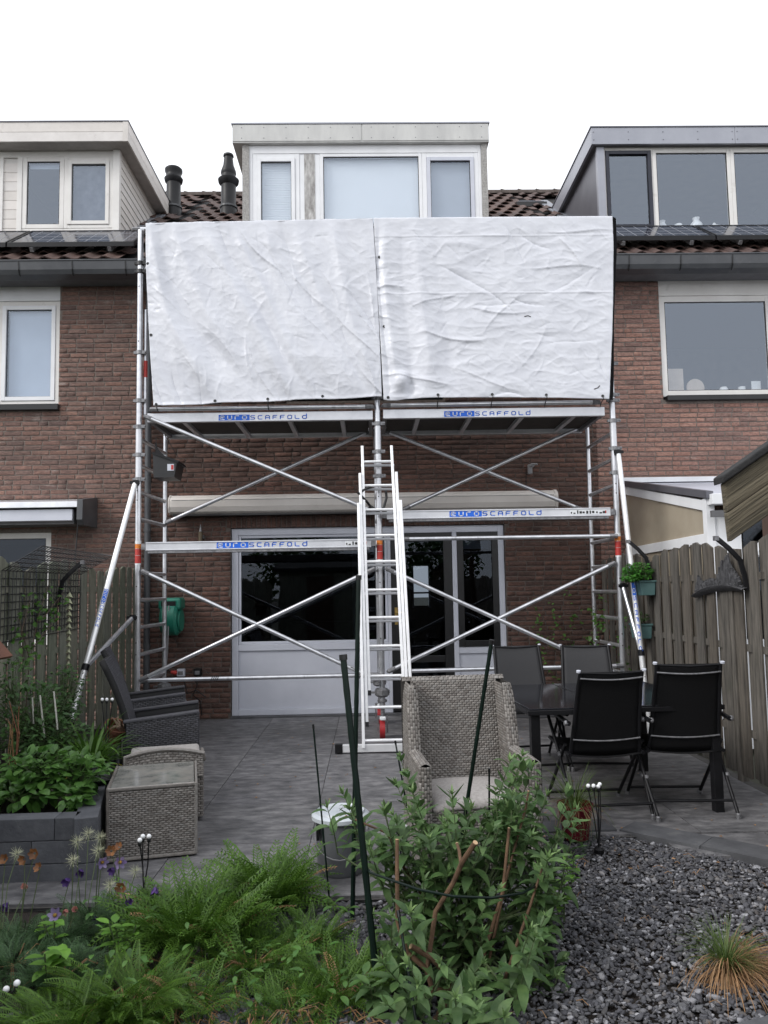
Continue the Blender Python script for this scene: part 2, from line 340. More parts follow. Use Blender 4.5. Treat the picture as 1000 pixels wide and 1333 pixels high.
# foliage
LF = [(1,1,1),(.75,.8,.7),(1.25,1.2,1.1),(.9,1,.85),(1.4,1.4,1.2)]
def leafmat(n, a, b, tr=.28, rough=.5, rnd=LF): return mat(n, a, b, scale=20, rough=rough, rnd=rnd, transl=tr, spec=.4)
M['budleaf'] = leafmat('buddleja_leaf', (.046,.100,.036), (.105,.175,.066))
M['budtip'] = leafmat('young_buddleja_leaf', (.12,.20,.08), (.18,.27,.12))
M['yarrow'] = leafmat('yarrow_frond', (.046,.114,.014), (.098,.188,.026), .35)
M['yarrowdark'] = leafmat('fern_frond', (.044,.110,.012), (.095,.180,.022), .35)
M['hyd'] = leafmat('hydrangea_leaf', (.042,.115,.026), (.105,.215,.050), .3, .4)
M['lime'] = leafmat('lime_leaf', (.10,.23,.035), (.15,.30,.05), .35)
M['strap'] = leafmat('strap_leaf', (.045,.11,.02), (.09,.18,.03), .3, .35)
M['strapyellow'] = leafmat('yellowed_strap_leaf', (.30,.28,.05), (.45,.40,.09), .3)
M['darkleaf'] = leafmat('small_dark_leaf', (.030,.078,.022), (.055,.115,.034), .25)
M['vineleaf'] = leafmat('vine_leaf', (.045,.115,.022), (.08,.17,.035), .3)
M['greygreen'] = leafmat('grey_green_feather_leaf', (.045,.100,.045), (.085,.155,.070), .3)
M['parsley'] = leafmat('parsley_leaf', (.03,.13,.015), (.06,.20,.025), .3)
M['straw'] = mat('straw', (.20,.12,.06), (.42,.27,.15), scale=12, rough=.8, rnd=[(1,1,1),(.7,.6,.5),(1.3,1.2,1.1)], transl=.2)
M['grassgreen'] = leafmat('ornamental_grass_blade', (.06,.10,.025), (.10,.15,.04), .25)
M['stem'] = mat('green_stem', (.05,.08,.03), (.09,.12,.05), rough=.7)
M['bark'] = mat('orange_brown_bark', (.065,.038,.022), (.18,.105,.060), scale=18, rough=.85, bump=.5, stretch=(1,1,.5))
M['cutwood'] = mat('cut_wood', (.45,.30,.17), (.6,.42,.26), rough=.8)
M['twig'] = mat('brown_twig', (.06,.04,.028), (.12,.08,.055), rough=.85)
M['purple'] = leafmat('purple_petal', (.045,.020,.12), (.10,.05,.24), .2)
M['lilac'] = leafmat('lilac_petal', (.20,.15,.34), (.34,.27,.52), .3)
M['pink'] = leafmat('faded_pink_petal', (.42,.16,.17), (.60,.30,.28), .3)
M['orangebrown'] = leafmat('withered_orange_petal', (.14,.06,.03), (.26,.12,.055), .2)
M['yellowc'] = leafmat('yellow_centre', (.30,.17,.03), (.42,.25,.04), .1)
M['silk'] = mat('silky_seed_head', (.30,.32,.20), (.42,.42,.30), rough=.9)
M['barkgrey'] = mat('grey_bark', (.06,.05,.04), (.12,.10,.08), scale=10, rough=.9, bump=.6)

# ================================================================= THE SETTING
props(put('ground', MB().add([(-150,-150,-.06),(150,-150,-.06),(150,150,-.06),(-150,150,-.06)], [(0,1,2,3)]), M['earth']), kind='structure')
YF = 9.5
def overlaps(a0,a1,b0,b1): return a0 < b1-1e-6 and b0 < a1-1e-6
def wall_cells(mb, X0,X1,Z0,Z1,ya,yb, openings):
    xs = sorted({X0,X1,*[min(max(v,X0),X1) for o in openings for v in o[:2]]}); zs = sorted({Z0,Z1,*[min(max(v,Z0),Z1) for o in openings for v in o[2:]]})
    for i in range(len(xs)-1):
        run = None
        for j in range(len(zs)-1):
            cx, cz = (xs[i]+xs[i+1])/2, (zs[j]+zs[j+1])/2
            op = any(o[0]<cx<o[1] and o[2]<cz<o[3] for o in openings)
            if not op:
                run = (run[0], zs[j+1]) if run else (zs[j], zs[j+1])
            if (op or j == len(zs)-2) and run:
                mb.box(xs[i]+.0002, xs[i+1]-.0002, ya, yb, *run); run = None
def brick_mesh(L, H):
    j = lambda a: random.uniform(-a, a)
    v = []
    for y, ins in ((.045, 0), (.006, 0), (0, .005)):
        for sx, sz in ((-1,-1),(1,-1),(1,1),(-1,1)):
            v.append((sx*(L/2-ins)+j(.003), y+(j(.0015) if y < .01 else 0), sz*(H/2-ins*.7)+j(.002)))
    v.append((j(.05), -.003+j(.0015), j(.01)))
    f = []
    for a in (0, 4):
        for k in range(4): k2 = (k+1) % 4; f.append((a+k, a+k2, a+4+k2, a+4+k))
    f += [(8+k, 8+(k+1) % 4, 12) for k in range(4)]
    return MB().add(v, f).mesh('brick')
BRV = [brick_mesh(.21, .050) for _ in range(6)]
def lay_bricks(parent, X0,X1,Z0,Z1, openings, m, prio, soldier=()):
    for b in BRV: pass
    items = []; z = Z0+.03; row = 0
    while z < Z1-.03:
        x = X0-random.uniform(0,.05)-(.11 if row % 2 else 0)
        while x < X1:
            L = .099 if random.random() < .16 else .21
            segs = [(max(x, X0), min(x+L, X1))]
            for o in openings:
                if overlaps(z-.026, z+.026, o[2], o[3]):
                    ns = []
                    for a, b in segs:
                        if not overlaps(a, b, o[0], o[1]): ns.append((a, b)); continue
                        if a < o[0]: ns.append((a, o[0]-.002))
                        if b > o[1]: ns.append((o[1]+.002, b))
                    segs = ns
            for a, b in segs:
                if b-a > .025: items.append((a, b, z))
            x += L+.0115
        z += .0615; row += 1
    off = WL[parent.name]
    def Mx(a, b, z, q=False):
        dy = random.uniform(-.002, .002); c = Vector(((a+b)/2, YF+.004+dy, z))-off
        fl = random.choice((1,-1))
        return TM(c, ((b-a)/.21*1, 0, random.uniform(-.004,.004)), (0,1,0), (0,0,1))
    vis = [it for it in items if prio(*it)]; oth = [it for it in items if not prio(*it)]
    vis.sort(key=lambda t: -(round(t[1]-t[0], 2))); 
    full = [t for t in vis if t[1]-t[0] > .15]; random.shuffle(full); rest = [t for t in vis if t[1]-t[0] <= .15]
    pick = full[:300-len(soldier)]; oth += full[300-len(soldier):]+rest
    def inst_mat(me):
        pass
    mes = []
    for b in BRV:
        c = b.copy(); c.materials.append(m); mes.append(c)
    for it in pick: inst('brick', random.choice(mes), parent, Mx(*it))
    for x, z in soldier:
        inst('brick', random.choice(mes), parent, TM(Vector((x, YF+.004+random.uniform(-.002,.002), z))-off, (0,0,1), (0,1,0), (-1,0,0)))
    joined('brick_rows', mes, [(random.randrange(6), Mx(*it)) for it in oth], m, parent)

SL = .709; EY, EZ = 9.2, 5.60; RY = 13.8
def roofz(y): return EZ+SL*(y-EY)
RA = math.atan(SL)
def tile_mesh():
    mb = MB(); n = 6; prof = [(-.128,.006),(-.088,.028),(-.048,.034),(-.01,.018),(.03,.002),(.08,0),(.128,.006)]
    v = []
    for y, dz in ((-.03,.022),(.36,.0)):
        for x, z in prof: v.append((x, y, z+dz))
    for x, z in prof: v.append((x, -.03, z+.006))
    m = len(prof); f = [(i, i+1, m+i+1, m+i) for i in range(m-1)]+[(2*m+i, 2*m+i+1, i+1, i) for i in range(m-1)]
    return MB().add(v, f).mesh('tile')
TILE = tile_mesh(); TILE.materials.append(M['rooftile'])
def tiles(parent, X0, X1, skip, prio):
    off = WL[parent.name]; rows = int((RY-EY)*math.hypot(1, SL)/.33); it = []
    up = Vector((0, math.cos(RA), math.sin(RA))); nrm = Vector((0, -math.sin(RA), math.cos(RA)))
    for r in range(rows):
        s = r*.33; y = EY+s*up.y; z = EZ+s*up.z
        x = X0+.12+(.12 if r % 2 else 0)
        while x < X1-.1:
            if not skip(x, y): it.append((prio(x, y), Vector((x+random.uniform(-.004,.004), y, z+.02+random.uniform(0,.004)))-off))
            x += .24
    it.sort(key=lambda t: -t[0])
    mk = lambda p: TM(p, (1,0,random.uniform(-.012,.012)), up, nrm)
    for k, p in it[:300]: inst('tile', TILE, parent, mk(p))
    if it[300:]: joined('tile_field', [TILE], [(0, mk(p)) for k, p in it[300:]], M['rooftile'], parent)
def roof_body(parent, X0, X1):
    mb = MB().prism([(EY+.03, EZ-.02), (RY, roofz(RY)-.04), (18.4, EZ-.02), (18.4, EZ-.14), (EY+.03, EZ-.14)], X0+.001, X1-.001, 'X')
    rf = put('roof', mb, M['felt'], parent)
    x = X0+.17
    while x < X1+.02:
        t = MB(); n = 8
        t.sheet(lambda u, v: (x-.165+.34*u, RY+.115*math.cos(PI*v)*(1+.12*(u<.2)), roofz(RY)-.02+.11*math.sin(PI*v)*(1+.15*(u<.2))), 5, 7)
        put('ridge_tile', t, M['ridge'], rf, smooth=True); x += .335
    return rf
def frame4(mb, x0,x1,z0,z1,ya,yb,w, wb=None):
    wb = wb or w
    mb.box(x0, x0+w, ya, yb, z0, z1); mb.box(x1-w, x1, ya, yb, z0, z1)
    mb.box(x0+w, x1-w, ya+.0015, yb, z1-w, z1); mb.box(x0+w, x1-w, ya+.0015, yb, z0, z0+wb)
def window(parent, x0,x1,z0,z1,Y, m, w=.055, d=.06, cover=None, cov=(0,1), glass='glass', sash=None, label=None):
    mb = MB(); frame4(mb, x0,x1,z0,z1,Y,Y+d,w)
    f = put('window', mb, M[m], parent, bevel=.004, label=label)
    a = (x0+w, x1-w, z0+w, z1-w)
    if sash:
        s = MB(); frame4(s, a[0]+.002,a[1]-.002,a[2]+.002,a[3]-.002,Y-.012,Y+d-.01,.05); put('sash', s, M[sash], f, bevel=.003)
        a = (a[0]+.05, a[1]-.05, a[2]+.05, a[3]-.05)
    g = MB().box(a[0]-.005, a[1]+.005, Y+.022, Y+.028, a[2]-.005, a[3]+.005); put('pane', g, M[glass], f)
    # slim dark gasket round the glass
    q = MB(); frame4(q, a[0],a[1],a[2],a[3],Y+.010,Y+.0215,.009); put('gasket', q, M['black'], f)
    if cover:
        h = a[3]-a[2]; c0, c1 = a[2]+h*cov[0], a[2]+h*cov[1]
        if cover == 'slats':
            b = MB(); k = 0; zz = c0
            while zz < c1:
                b.box(a[0]+.01, a[1]-.01, Y+.075, Y+.082, zz, zz+.021); zz += .0245
            put('blind', b, M['blind'], f)
        else: put('blind', MB().box(a[0]+.004, a[1]-.004, Y+.085, Y+.09, c0, c1), M[cover], f)
    return f
def room(parent, x0,x1,z0,z1,y0,y1, m='room', back=None, name='room'):
    mb = MB(); v = [(x0,y0,z0),(x1,y0,z0),(x1,y1,z0),(x0,y1,z0),(x0,y0,z1),(x1,y0,z1),(x1,y1,z1),(x0,y1,z1)]
    mb.add(v, [(0,1,2,3),(7,6,5,4),(1,5,6,2),(0,3,7,4)])
    if back:
        a,b,c,d = back
        for bx in ((x0,a,z0,z1),(b,x1,z0,z1),(a,b,z0,c),(a,b,d,z1)):
            mb.add([(bx[0],y1,bx[2]),(bx[1],y1,bx[2]),(bx[1],y1,bx[3]),(bx[0],y1,bx[3])], [(0,1,2,3)])
    else: mb.add([v[2],v[3],v[7],v[6]], [(0,1,2,3)])
    return put(name, mb, M[m], parent)
def gutter(parent, X0, X1, up=0):
    prof = [(9.06,5.555),(9.06,5.545),(9.075,5.45),(9.10,5.40),(9.22,5.38),(9.24,5.38),(9.24,5.56),(9.225,5.56),(9.225,5.41),(9.11,5.42),(9.09,5.46),(9.078,5.555)]
    prof = [(y, z+up*(z > 5.5)+up*.3*(z <= 5.5)) for y, z in prof]
    g = put('gutter', MB().prism(prof, X0, X1, 'X'), M['gutter'], parent)
    put('gutter_lip', MB().tube([(X0,9.06,5.558+up),(X1,9.06,5.558+up)], .011, 8), M['gutter'], g)
    x = X0+.35
    while x < X1:
        put('gutter_seam', MB().prism([(9.052,5.56),(9.066,5.448),(9.094,5.392),(9.12,5.383),(9.11,5.40),(9.085,5.45)], x, x+.012, 'X'), M['black'], g); x += .64
    put('eaves_board', MB().box(X0+.003, X1-.003, 9.242, 9.52, 5.415, 5.44), M['soffit'], parent)
    put('eaves_fascia', MB().box(X0+.003, X1-.003, 9.242, 9.262, 5.441, 5.62), M['soffit'], parent)

# ---------------------------------------------------------------- centre house
hc = thing('terraced_house', 'middle brick terraced house with a white flat-roofed dormer, its wall shaded behind the scaffold', 'house', (0.06, YF, 0), group='row of brick terraced houses')
XL, XR = -2.78, 2.90
opc = [(-1.70, 1.70, -.1, 2.315), (-1.0, 1.0, 3.9, 5.2)]
mb = MB(); wall_cells(mb, XL+.001, XR-.001, -.1, 5.58, YF+.012, YF+.30, opc); put('wall', mb, M['mortar_shaded'], hc)
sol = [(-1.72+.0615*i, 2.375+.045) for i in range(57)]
lay_bricks(hc, XL, XR, 0, 5.42, opc+[(-1.76,1.76,2.315,2.532)], M['brick_shaded'],
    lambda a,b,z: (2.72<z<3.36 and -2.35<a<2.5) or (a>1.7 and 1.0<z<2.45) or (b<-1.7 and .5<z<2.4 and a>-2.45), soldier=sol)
rf = roof_body(hc, XL, XR)
inC = lambda x, y: -1.70 < x < 1.80 and 10.0 < y < 13.2
tiles(rf, XL, XR, inC, lambda x, y: y if y > 11 else 0)
gutter(hc, XL, XR)
# ground floor front: window, door, window
G0 = MB(); 
G0.box(-1.695,-1.615,9.56,9.64,.02,2.31); G0.box(1.62,1.695,9.56,9.64,.02,2.31)
G0.box(-1.615,1.62,9.5615,9.64,2.225,2.31); G0.box(-1.615,.235,9.5615,9.64,.02,.09); G0.box(1.105,1.62,9.5615,9.64,.02,.09)
G0.box(.235,.275,9.5612,9.64,.02,2.225); G0.box(1.045,1.105,9.5612,9.64,.02,2.225)
G0.box(-1.615,.235,9.563,9.64,.80,.88); G0.box(1.105,1.62,9.563,9.64,.72,.80)
fr = put('window_front', G0, M['whitegrey'], hc, bevel=.004)
S = MB(); frame4(S,-1.612,.232,.882,2.222,9.575,9.63,.03); put('glazing_bead', S, M['whitegrey'], fr, bevel=.003)
put('pane', MB().box(-1.59,.21,9.60,9.606,.90,2.20), M['glassdark'], fr)
put('panel', MB().box(-1.613,.233,9.585,9.62,.092,.798), M['whitegrey'], fr, label='white infill panel below the left glass')
put('panel', MB().box(1.107,1.618,9.585,9.62,.092,.718), M['whitegrey'], fr, label='white infill panel below the right glass')
S = MB(); frame4(S,1.108,1.617,.803,2.222,9.55,9.62,.075); put('casement', S, M['black'], fr, bevel=.004, label='black opening casement')
put('pane', MB().box(1.18,1.545,9.58,9.586,.875,2.15), M['glassdark'], fr)
dr = MB(); frame4(dr,.278,1.042,.03,2.222,9.57,9.63,.105,.30); dr.box(.385,.935,9.572,9.628,.62,.70)
dro = put('door', dr, M['black'], hc, bevel=.004, label='black glazed garden door')
put('pane', MB().box(.38,.94,9.60,9.606,.69,2.12), M['glassdark'], dro); put('pane', MB().box(.38,.94,9.60,9.606,.33,.63), M['glassdark'], dro)
put('door_handle', MB().box(.315,.352,9.562,9.5695,1.09,1.30).tube([(.333,9.562,1.24),(.333,9.52,1.24),(.43,9.52,1.24)],.009,8), M['brass'], dro)
put('door_sill', MB().box(-1.70,1.70,9.47,9.70,-.05,.018), M['darktile'], hc)
put('roller_blind_box', MB().box(1.19,1.54,9.68,9.74,2.02,2.12), M['whitegrey'], hc)
rm = room(hc, -2.6,2.7,.0,2.6,9.80,17.6, 'roomdark', back=(1.02,1.36,1.15,2.05))
put('rear_window', MB().box(.98,1.02,17.5,17.62,1.1,2.1).box(1.36,1.40,17.5,17.62,1.1,2.1).box(1.02,1.36,17.5,17.62,2.05,2.1).box(1.02,1.36,17.5,17.62,1.42,1.46), M['whitegrey'], hc)
put('inner_partition', MB().box(-.30,-.20,13.9,14.0,.0,2.3), M['white'], hc)
put('kitchen_counter', MB().box(-1.6,.3,15.5,16.1,0,.9).box(-.9,-.4,15.5,15.9,1.5,2.2), M['roomdark'], hc)
room(hc, -1.6,1.6,3.8,5.3,9.80,12, 'room')
# centre dormer
D = 10.03; KC = D/10.1
def QC(*a): return [round(v*KC, 3) if i < 2 else round(1.52+(v-1.52)*KC, 3) for i, v in enumerate(a)]
put('dormer_roof', MB().box(-1.752,1.732,9.97,13.25,7.578,7.838), M['fascia_c'], hc, bevel=.006, label='weathered pale flat roof edge')
put('dormer_roof_trim', MB().box(-1.765,1.745,9.955,13.26,7.8385,7.858), M['zinc'], hc)
for s, x0, x1 in ((0,-1.745,-.01),(1,.01,1.725)):
    e = put('fascia_board', MB().box(x0, x1, 9.962, 9.9695, 7.60, 7.83), M['fascia_c'], hc)
    nl = MB()
    for k in range(6):
        for zz in (7.64,7.79): nl.tube([(x0+.12+k*.3, 9.962, zz),(x0+.12+k*.3, 9.9585, zz)], .006, 6)
    put('nail', nl, M['zincdark'], e, kind='stuff')
put('dormer_cheek', MB().box(-1.625,-1.535,D-.02,13.2,6.1,7.577), M['shingle'], hc, label='shingled left cheek')
put('dormer_cheek', MB().box(1.625,1.705,D-.02,13.2,6.1,7.577), M['shingle'], hc, label='shingled right cheek')
put('dormer_front', MB().box(-1.534,-1.489,D,D+.1,6.2,7.577).box(1.586,1.624,D,D+.1,6.2,7.577).box(-1.489,1.586,D,D+.1,7.462,7.577).box(-1.489,1.586,D,D+.1,6.1,6.406), M['white'], hc, bevel=.004)
window(hc,*QC(-1.498,-.86,6.442,7.503),D+.005,'white',w=.06,sash='white',cover='slats')
put('dormer_panel', MB().box(-.853,-.577,D+.012,D+.07,6.406,7.461), M['white'], hc, bevel=.004)
put('weathered_strip', MB().box(-.79,-.645,D+.006,D+.0115,6.45,7.455), mat('flaking_grey_panel',(.20,.19,.18),(.62,.61,.60),scale=14,rough=.9,stretch=(2,1,.5),detail=10), hc, label='flaking grey panel between two dormer windows')
window(hc,*QC(-.58,.82,6.442,7.503),D+.005,'white',w=.045,cover='blind')
window(hc,*QC(.822,1.596,6.442,7.503),D+.005,'white',w=.06,sash='whitegrey',cover='blindgrey')
room(hc,-1.5,1.6,6.3,7.5,D+.3,12.8,'room')

# ---------------------------------------------------------------- left house
hl = thing('terraced_house', 'left brick terraced house with cream plank-clad dormer and a narrow blue-grey blind window', 'house', (-5.6, YF, 0), group='row of brick terraced houses')
X0, X1 = -9.0, -2.78
opl = [(-6.2,-3.84,3.85,5.55), (-6.2,-3.90,.9,2.30)]
mb = MB(); wall_cells(mb, X0, X1-.001, -.1, 5.58, YF+.012, YF+.30, opl); put('wall', mb, M['mortar'], hl)
lay_bricks(hl, X0, X1, 0, 5.42, opl, M['brick'], lambda a,b,z: a>-3.95 and z>1.75 or (a > -4.9 and 2.75<z<3.8))
rl = roof_body(hl, X0, X1)
tiles(rl, X0, X1, lambda x, y: x < -3.3 and 10.2 < y < 13.3, lambda x, y: (20 if x > -5.2 else 0)+(5 if y > 10.5 or y < 9.5 else 0))
gutter(hl, X0, X1)
# upper window of left house
put('window_panel', MB().box(-6.2,-3.842,9.52,9.60,5.235,5.548), M['white'], hl, bevel=.004)
window(hl,-4.62,-3.842,3.90,5.232,9.535,'cream',w=.055,cover='blindmid',sash='white')
window(hl,-6.2,-4.622,3.90,5.232,9.535,'cream',w=.055,sash='navy',cover='blindmid')
put('window_sill', MB().box(-6.2,-3.82,9.44,9.60,3.82,3.895), M['black'], hl, bevel=.005)
room(hl,-6.2,-3.84,3.85,5.5,9.80,12)
# ground floor window of left house
window(hl,-6.2,-3.902,.92,2.298,9.53,'cream',w=.07,glass='glassdark',cover='blindmid',cov=(0,.32))
room(hl,-6.2,-3.9,.9,2.3,9.80,12,'roomdark')
# dormer of left house
put('dormer_roof', MB().box(-9,-3.152,9.92,12.7,7.578,7.835), M['soffitlight'], hl, label='flat dormer roof')
for z0, z1 in ((7.57,7.70),(7.703,7.84)):
    put('fascia_board', MB().box(-9,-3.20,9.895,9.918,z0,z1), M['creamboard'], hl, bevel=.003)
    put('fascia_board', MB().box(-3.151,-3.128,9.895,12.7,z0,z1), M['creamboard'], hl, bevel=.003)
put('fascia_corner', MB().box(-3.199,-3.1275,9.89,9.9185,7.565,7.845), M['creamboard'], hl, bevel=.003)
put('dormer_roof_trim', MB().box(-9,-3.12,9.885,12.71,7.842,7.856), M['zincdark'], hl)
z = 6.25
while z < 7.55:
    put('plank', MB().box(-3.35,-3.312,10.19,12.9,z,min(z+.108,7.576)).prism([(-3.312,z),(-3.304,z),(-3.312,z+.1)],10.19,12.9,'Y'), M['creamboard'], hl); z += .112
put('corner_post', MB().box(-3.40,-3.308,10.11,10.189,6.2,7.577), M['cream'], hl, bevel=.004)
DL = 10.14; KL = DL/10.3
def QL(*a): return [round(v*KL, 3) if i < 2 else round(1.52+(v-1.52)*KL, 3) for i, v in enumerate(a)]
put('dormer_front', MB().box(-9,-4.942,DL,DL+.1,6.1,7.577).box(-4.942,-3.401,DL,DL+.1,7.492,7.577).box(-4.686,-3.401,DL,DL+.1,6.1,6.482).box(-4.942,-4.686,DL+.03,DL+.1,6.1,7.492), M['cream'], hl, bevel=.004)
z = 6.36
while z < 7.3:
    put('plank', MB().box(-4.883,-4.698,DL+.005,DL+.029,z,z+.128), M['creamboard'], hl, bevel=.003); z += .132
put('corner_post', MB().box(-4.942,-4.885,DL-.015,DL+.03,6.3,7.491), M['cream'], hl, bevel=.004)
put('corner_post', MB().box(-4.696,-4.629,DL-.015,DL+.03,6.3,7.491), M['cream'], hl, bevel=.004)
window(hl,*QL(-4.70,-4.13,6.562,7.585),DL-.005,'cream',w=.06,cover='white' if 0 else 'blindmid',cov=(.93,1))
window(hl,*QL(-4.128,-3.455,6.562,7.585),DL-.005,'cream',w=.05,sash='cream',cover='lace')
room(hl,-4.9,-3.37,6.3,7.5,DL+.15,12.6)
put('overflow_pipe', MB().tube([(-3.30,11.9,7.52),(-3.24,11.88,7.42),(-3.2,11.85,7.33),(-3.1,11.8,7.28),(-3.0,11.8,7.27)],.045,10), M['cream'], hl, smooth=True)
put('lead_flashing', MB().bar((-3.24,10.2,roofz(10.2)+.05),(-3.24,12.6,roofz(12.6)+.05),.2,.02), M['lead'], hl)
# drainpipe on the joint between left and middle houses
dp = thing('drainpipe', 'dark grey drainpipe on the joint between the left and middle houses', 'drainpipe', (-2.70, 9.44, 0))
put('pipe', MB().tube([(-2.70,9.43,.1),(-2.70,9.43,5.28),(-2.70,9.2,5.4)], .04, 10), M['gutter'], dp, smooth=True)
for z in (.9,2.3,3.7,4.9): put('bracket', MB().lathe([(.047,z-.02),(.047,z+.02)],(-2.70,9.43,0),10).box(-2.715,-2.685,9.46,9.505,z-.015,z+.015), M['gutter'], dp)

# ---------------------------------------------------------------- right house
hr = thing('terraced_house', 'right brick terraced house with grey metal-clad dormer and broad cream-framed window', 'house', (5.6, YF, 0), group='row of brick terraced houses')
X0, X1 = 2.90, 9.0
opr = [(3.775,6.6,3.86,5.56), (3.4,6.6,.1,2.2)]
mb = MB(); wall_cells(mb, X0+.001, X1, -.1, 5.58, YF+.012, YF+.30, opr); put('wall', mb, M['mortar'], hr)
lay_bricks(hr, X0, X1, 0, 5.42, opr, M['brick_pale'], lambda a,b,z: b<5.2 and 2.78<z<3.8 or (b < 3.8 and z > 2.78))
rr = roof_body(hr, X0, X1)
tiles(rr, X0, X1, lambda x, y: x > 3.2 and 9.9 < y < 13.3, lambda x, y: (20 if x < 5.4 else 0)+(5 if y > 10.5 or y < 9.5 else 0))
gutter(hr, X0, X1, .015)
put('window_panel', MB().box(3.777,6.6,9.52,9.60,5.225,5.555), M['cream'], hr, bevel=.004)
window(hr,3.777,5.24,3.91,5.222,9.535,'cream',w=.075)
window(hr,5.242,6.6,3.91,5.222,9.535,'cream',w=.075)
put('window_sill', MB().box(3.80,6.6,9.44,9.60,3.84,3.905), M['black'], hr, bevel=.005)
put('window_board', MB().box(3.78,6.6,9.62,9.92,3.93,3.955), M['white'], hr)
room(hr,3.78,6.6,3.86,5.5,9.80,12.5,'room')
room(hr,3.4,6.6,.1,2.2,9.8,12,'roomdark')
DR = 9.99; KR = DR/10.3
def QR(*a): return [round(v*KR, 3) if i < 2 else round(1.52+(v-1.52)*KR, 3) for i, v in enumerate(a)]
put('dormer_roof', MB().box(3.15,9,9.93,12.95,7.495,7.72), M['soffit'], hr, label='flat dormer roof')
x = 3.112
while x < 9:
    e = put('fascia_panel', MB().box(x,min(x+1.965,9),9.895,9.928,7.49,7.725), M['zinc'], hr, bevel=.003)
    nl = MB()
    for k in range(5):
        xx = x+.03+k*.475
        for zz in (7.55,7.66): nl.tube([(xx,9.895,zz),(xx,9.89,zz)],.007,6)
    put('rivet', nl, M['zincdark'], e, kind='stuff'); x += 1.968
put('fascia_panel', MB().box(3.112,3.149,9.929,12.95,7.49,7.725), M['zinc'], hr, bevel=.003, label='grey metal fascia along the left side')
put('dormer_roof_trim', MB().box(3.10,9,9.885,12.96,7.7265,7.742), M['zincdark'], hr)
put('dormer_cheek', MB().box(3.20,3.23,10.02,13,6.0,7.494), M['zincdark'], hr, label='dark grey metal cheek')
put('corner_post', MB().box(3.193,3.295,9.95,10.019,6.1,7.488), M['zinc'], hr, bevel=.003)
put('dormer_front', MB().box(3.296,9,DR,DR+.1,7.466,7.494).box(3.296,9,DR,DR+.1,6.1,6.327), M['cream'], hr)
window(hr,*QR(3.402,4.09,6.482,7.65),DR-.005,'cream',w=.018,sash='navy')
window(hr,*QR(4.092,5.20,6.482,7.65),DR-.005,'cream',w=.05)
window(hr,*QR(5.202,6.4,6.482,7.65),DR-.005,'cream',w=.05)
put('window_board', MB().box(3.35,6.2,DR+.1,DR+.3,6.34,6.365), M['white'], hr)
room(hr,3.3,6.3,6.2,7.48,DR+.3,12.8)
put('lead_flashing', MB().bar((3.14,10.0,roofz(10.0)+.05),(3.14,12.9,roofz(12.9)+.05),.18,.02), M['lead'], hr)

# things on window boards of the right house
def pot_solo(name, label, cat, x, y, z, prof, m, group=None):
    return solo(name, MB().lathe(prof,(0,0,0),16), m, label, cat, None, group, smooth=True)
def placed(o, x, y, z): o.location = (x, y, z); return o
for x, (nm, lab, prof) in zip((4.27,4.50,4.76,5.02), (
    ('jug','white jug leftmost behind the broad glass of the grey dormer',[(.04,0),(.06,.05),(.065,.10),(.035,.15),(.045,.18)]),
    ('pitcher','squat white pitcher second from left behind the grey dormer glass',[(.05,0),(.07,.04),(.06,.1),(.05,.13)]),
    ('vase','tall white vase third from left behind the grey dormer glass',[(.05,0),(.085,.06),(.08,.13),(.04,.18),(.05,.22)]),
    ('bowl','low white tureen rightmost behind the grey dormer glass',[(.04,0),(.08,.03),(.09,.08),(.03,.12),(.01,.15)]))):
    o = solo(nm, MB().lathe(prof,(0,0,0),14), M['paint_wt'], lab, nm, smooth=True, group='white pottery on the dormer window board'); o.location = (x*KR, DR+.2, 6.366)
o = solo('storage_box', MB().box(-.13,.13,-.05,.05,0,.36), M['tan'], 'tan box standing at the left end of the cream window board', 'box', bevel=.005); o.location = (3.99,9.74,3.956)
o = solo('round_tray', MB().lathe([(0.001,-.01),(.115,-.01),(.12,0),(.115,.01),(.001,.01)],(0,0,.12),24,'Y'), M['tan'], 'round tan tray standing upright on the cream window board', 'tray', smooth=True); o.location = (4.30,9.76,3.957)
o = solo('mug', MB().lathe([(.04,0),(.045,.12),(.04,.12),(.036,.01)],(0,0,0),14), M['paint_wt'], 'white mug on the window board beside the card', 'mug', smooth=True); o.location = (4.90,9.74,3.956)
o = solo('greeting_card', MB().box(-.06,.06,-.004,.004,0,.19), M['paint_wt'], 'white card standing on the window board at right', 'card'); o.location = (5.08,9.72,3.956)
o = solo('candle_jar', MB().lathe([(.05,0),(.055,.1),(.04,.13)],(0,0,0),14), M['paint_wt'], 'pale candle jar behind the mug on the window board', 'jar', smooth=True); o.location = (4.68,9.78,3.956)

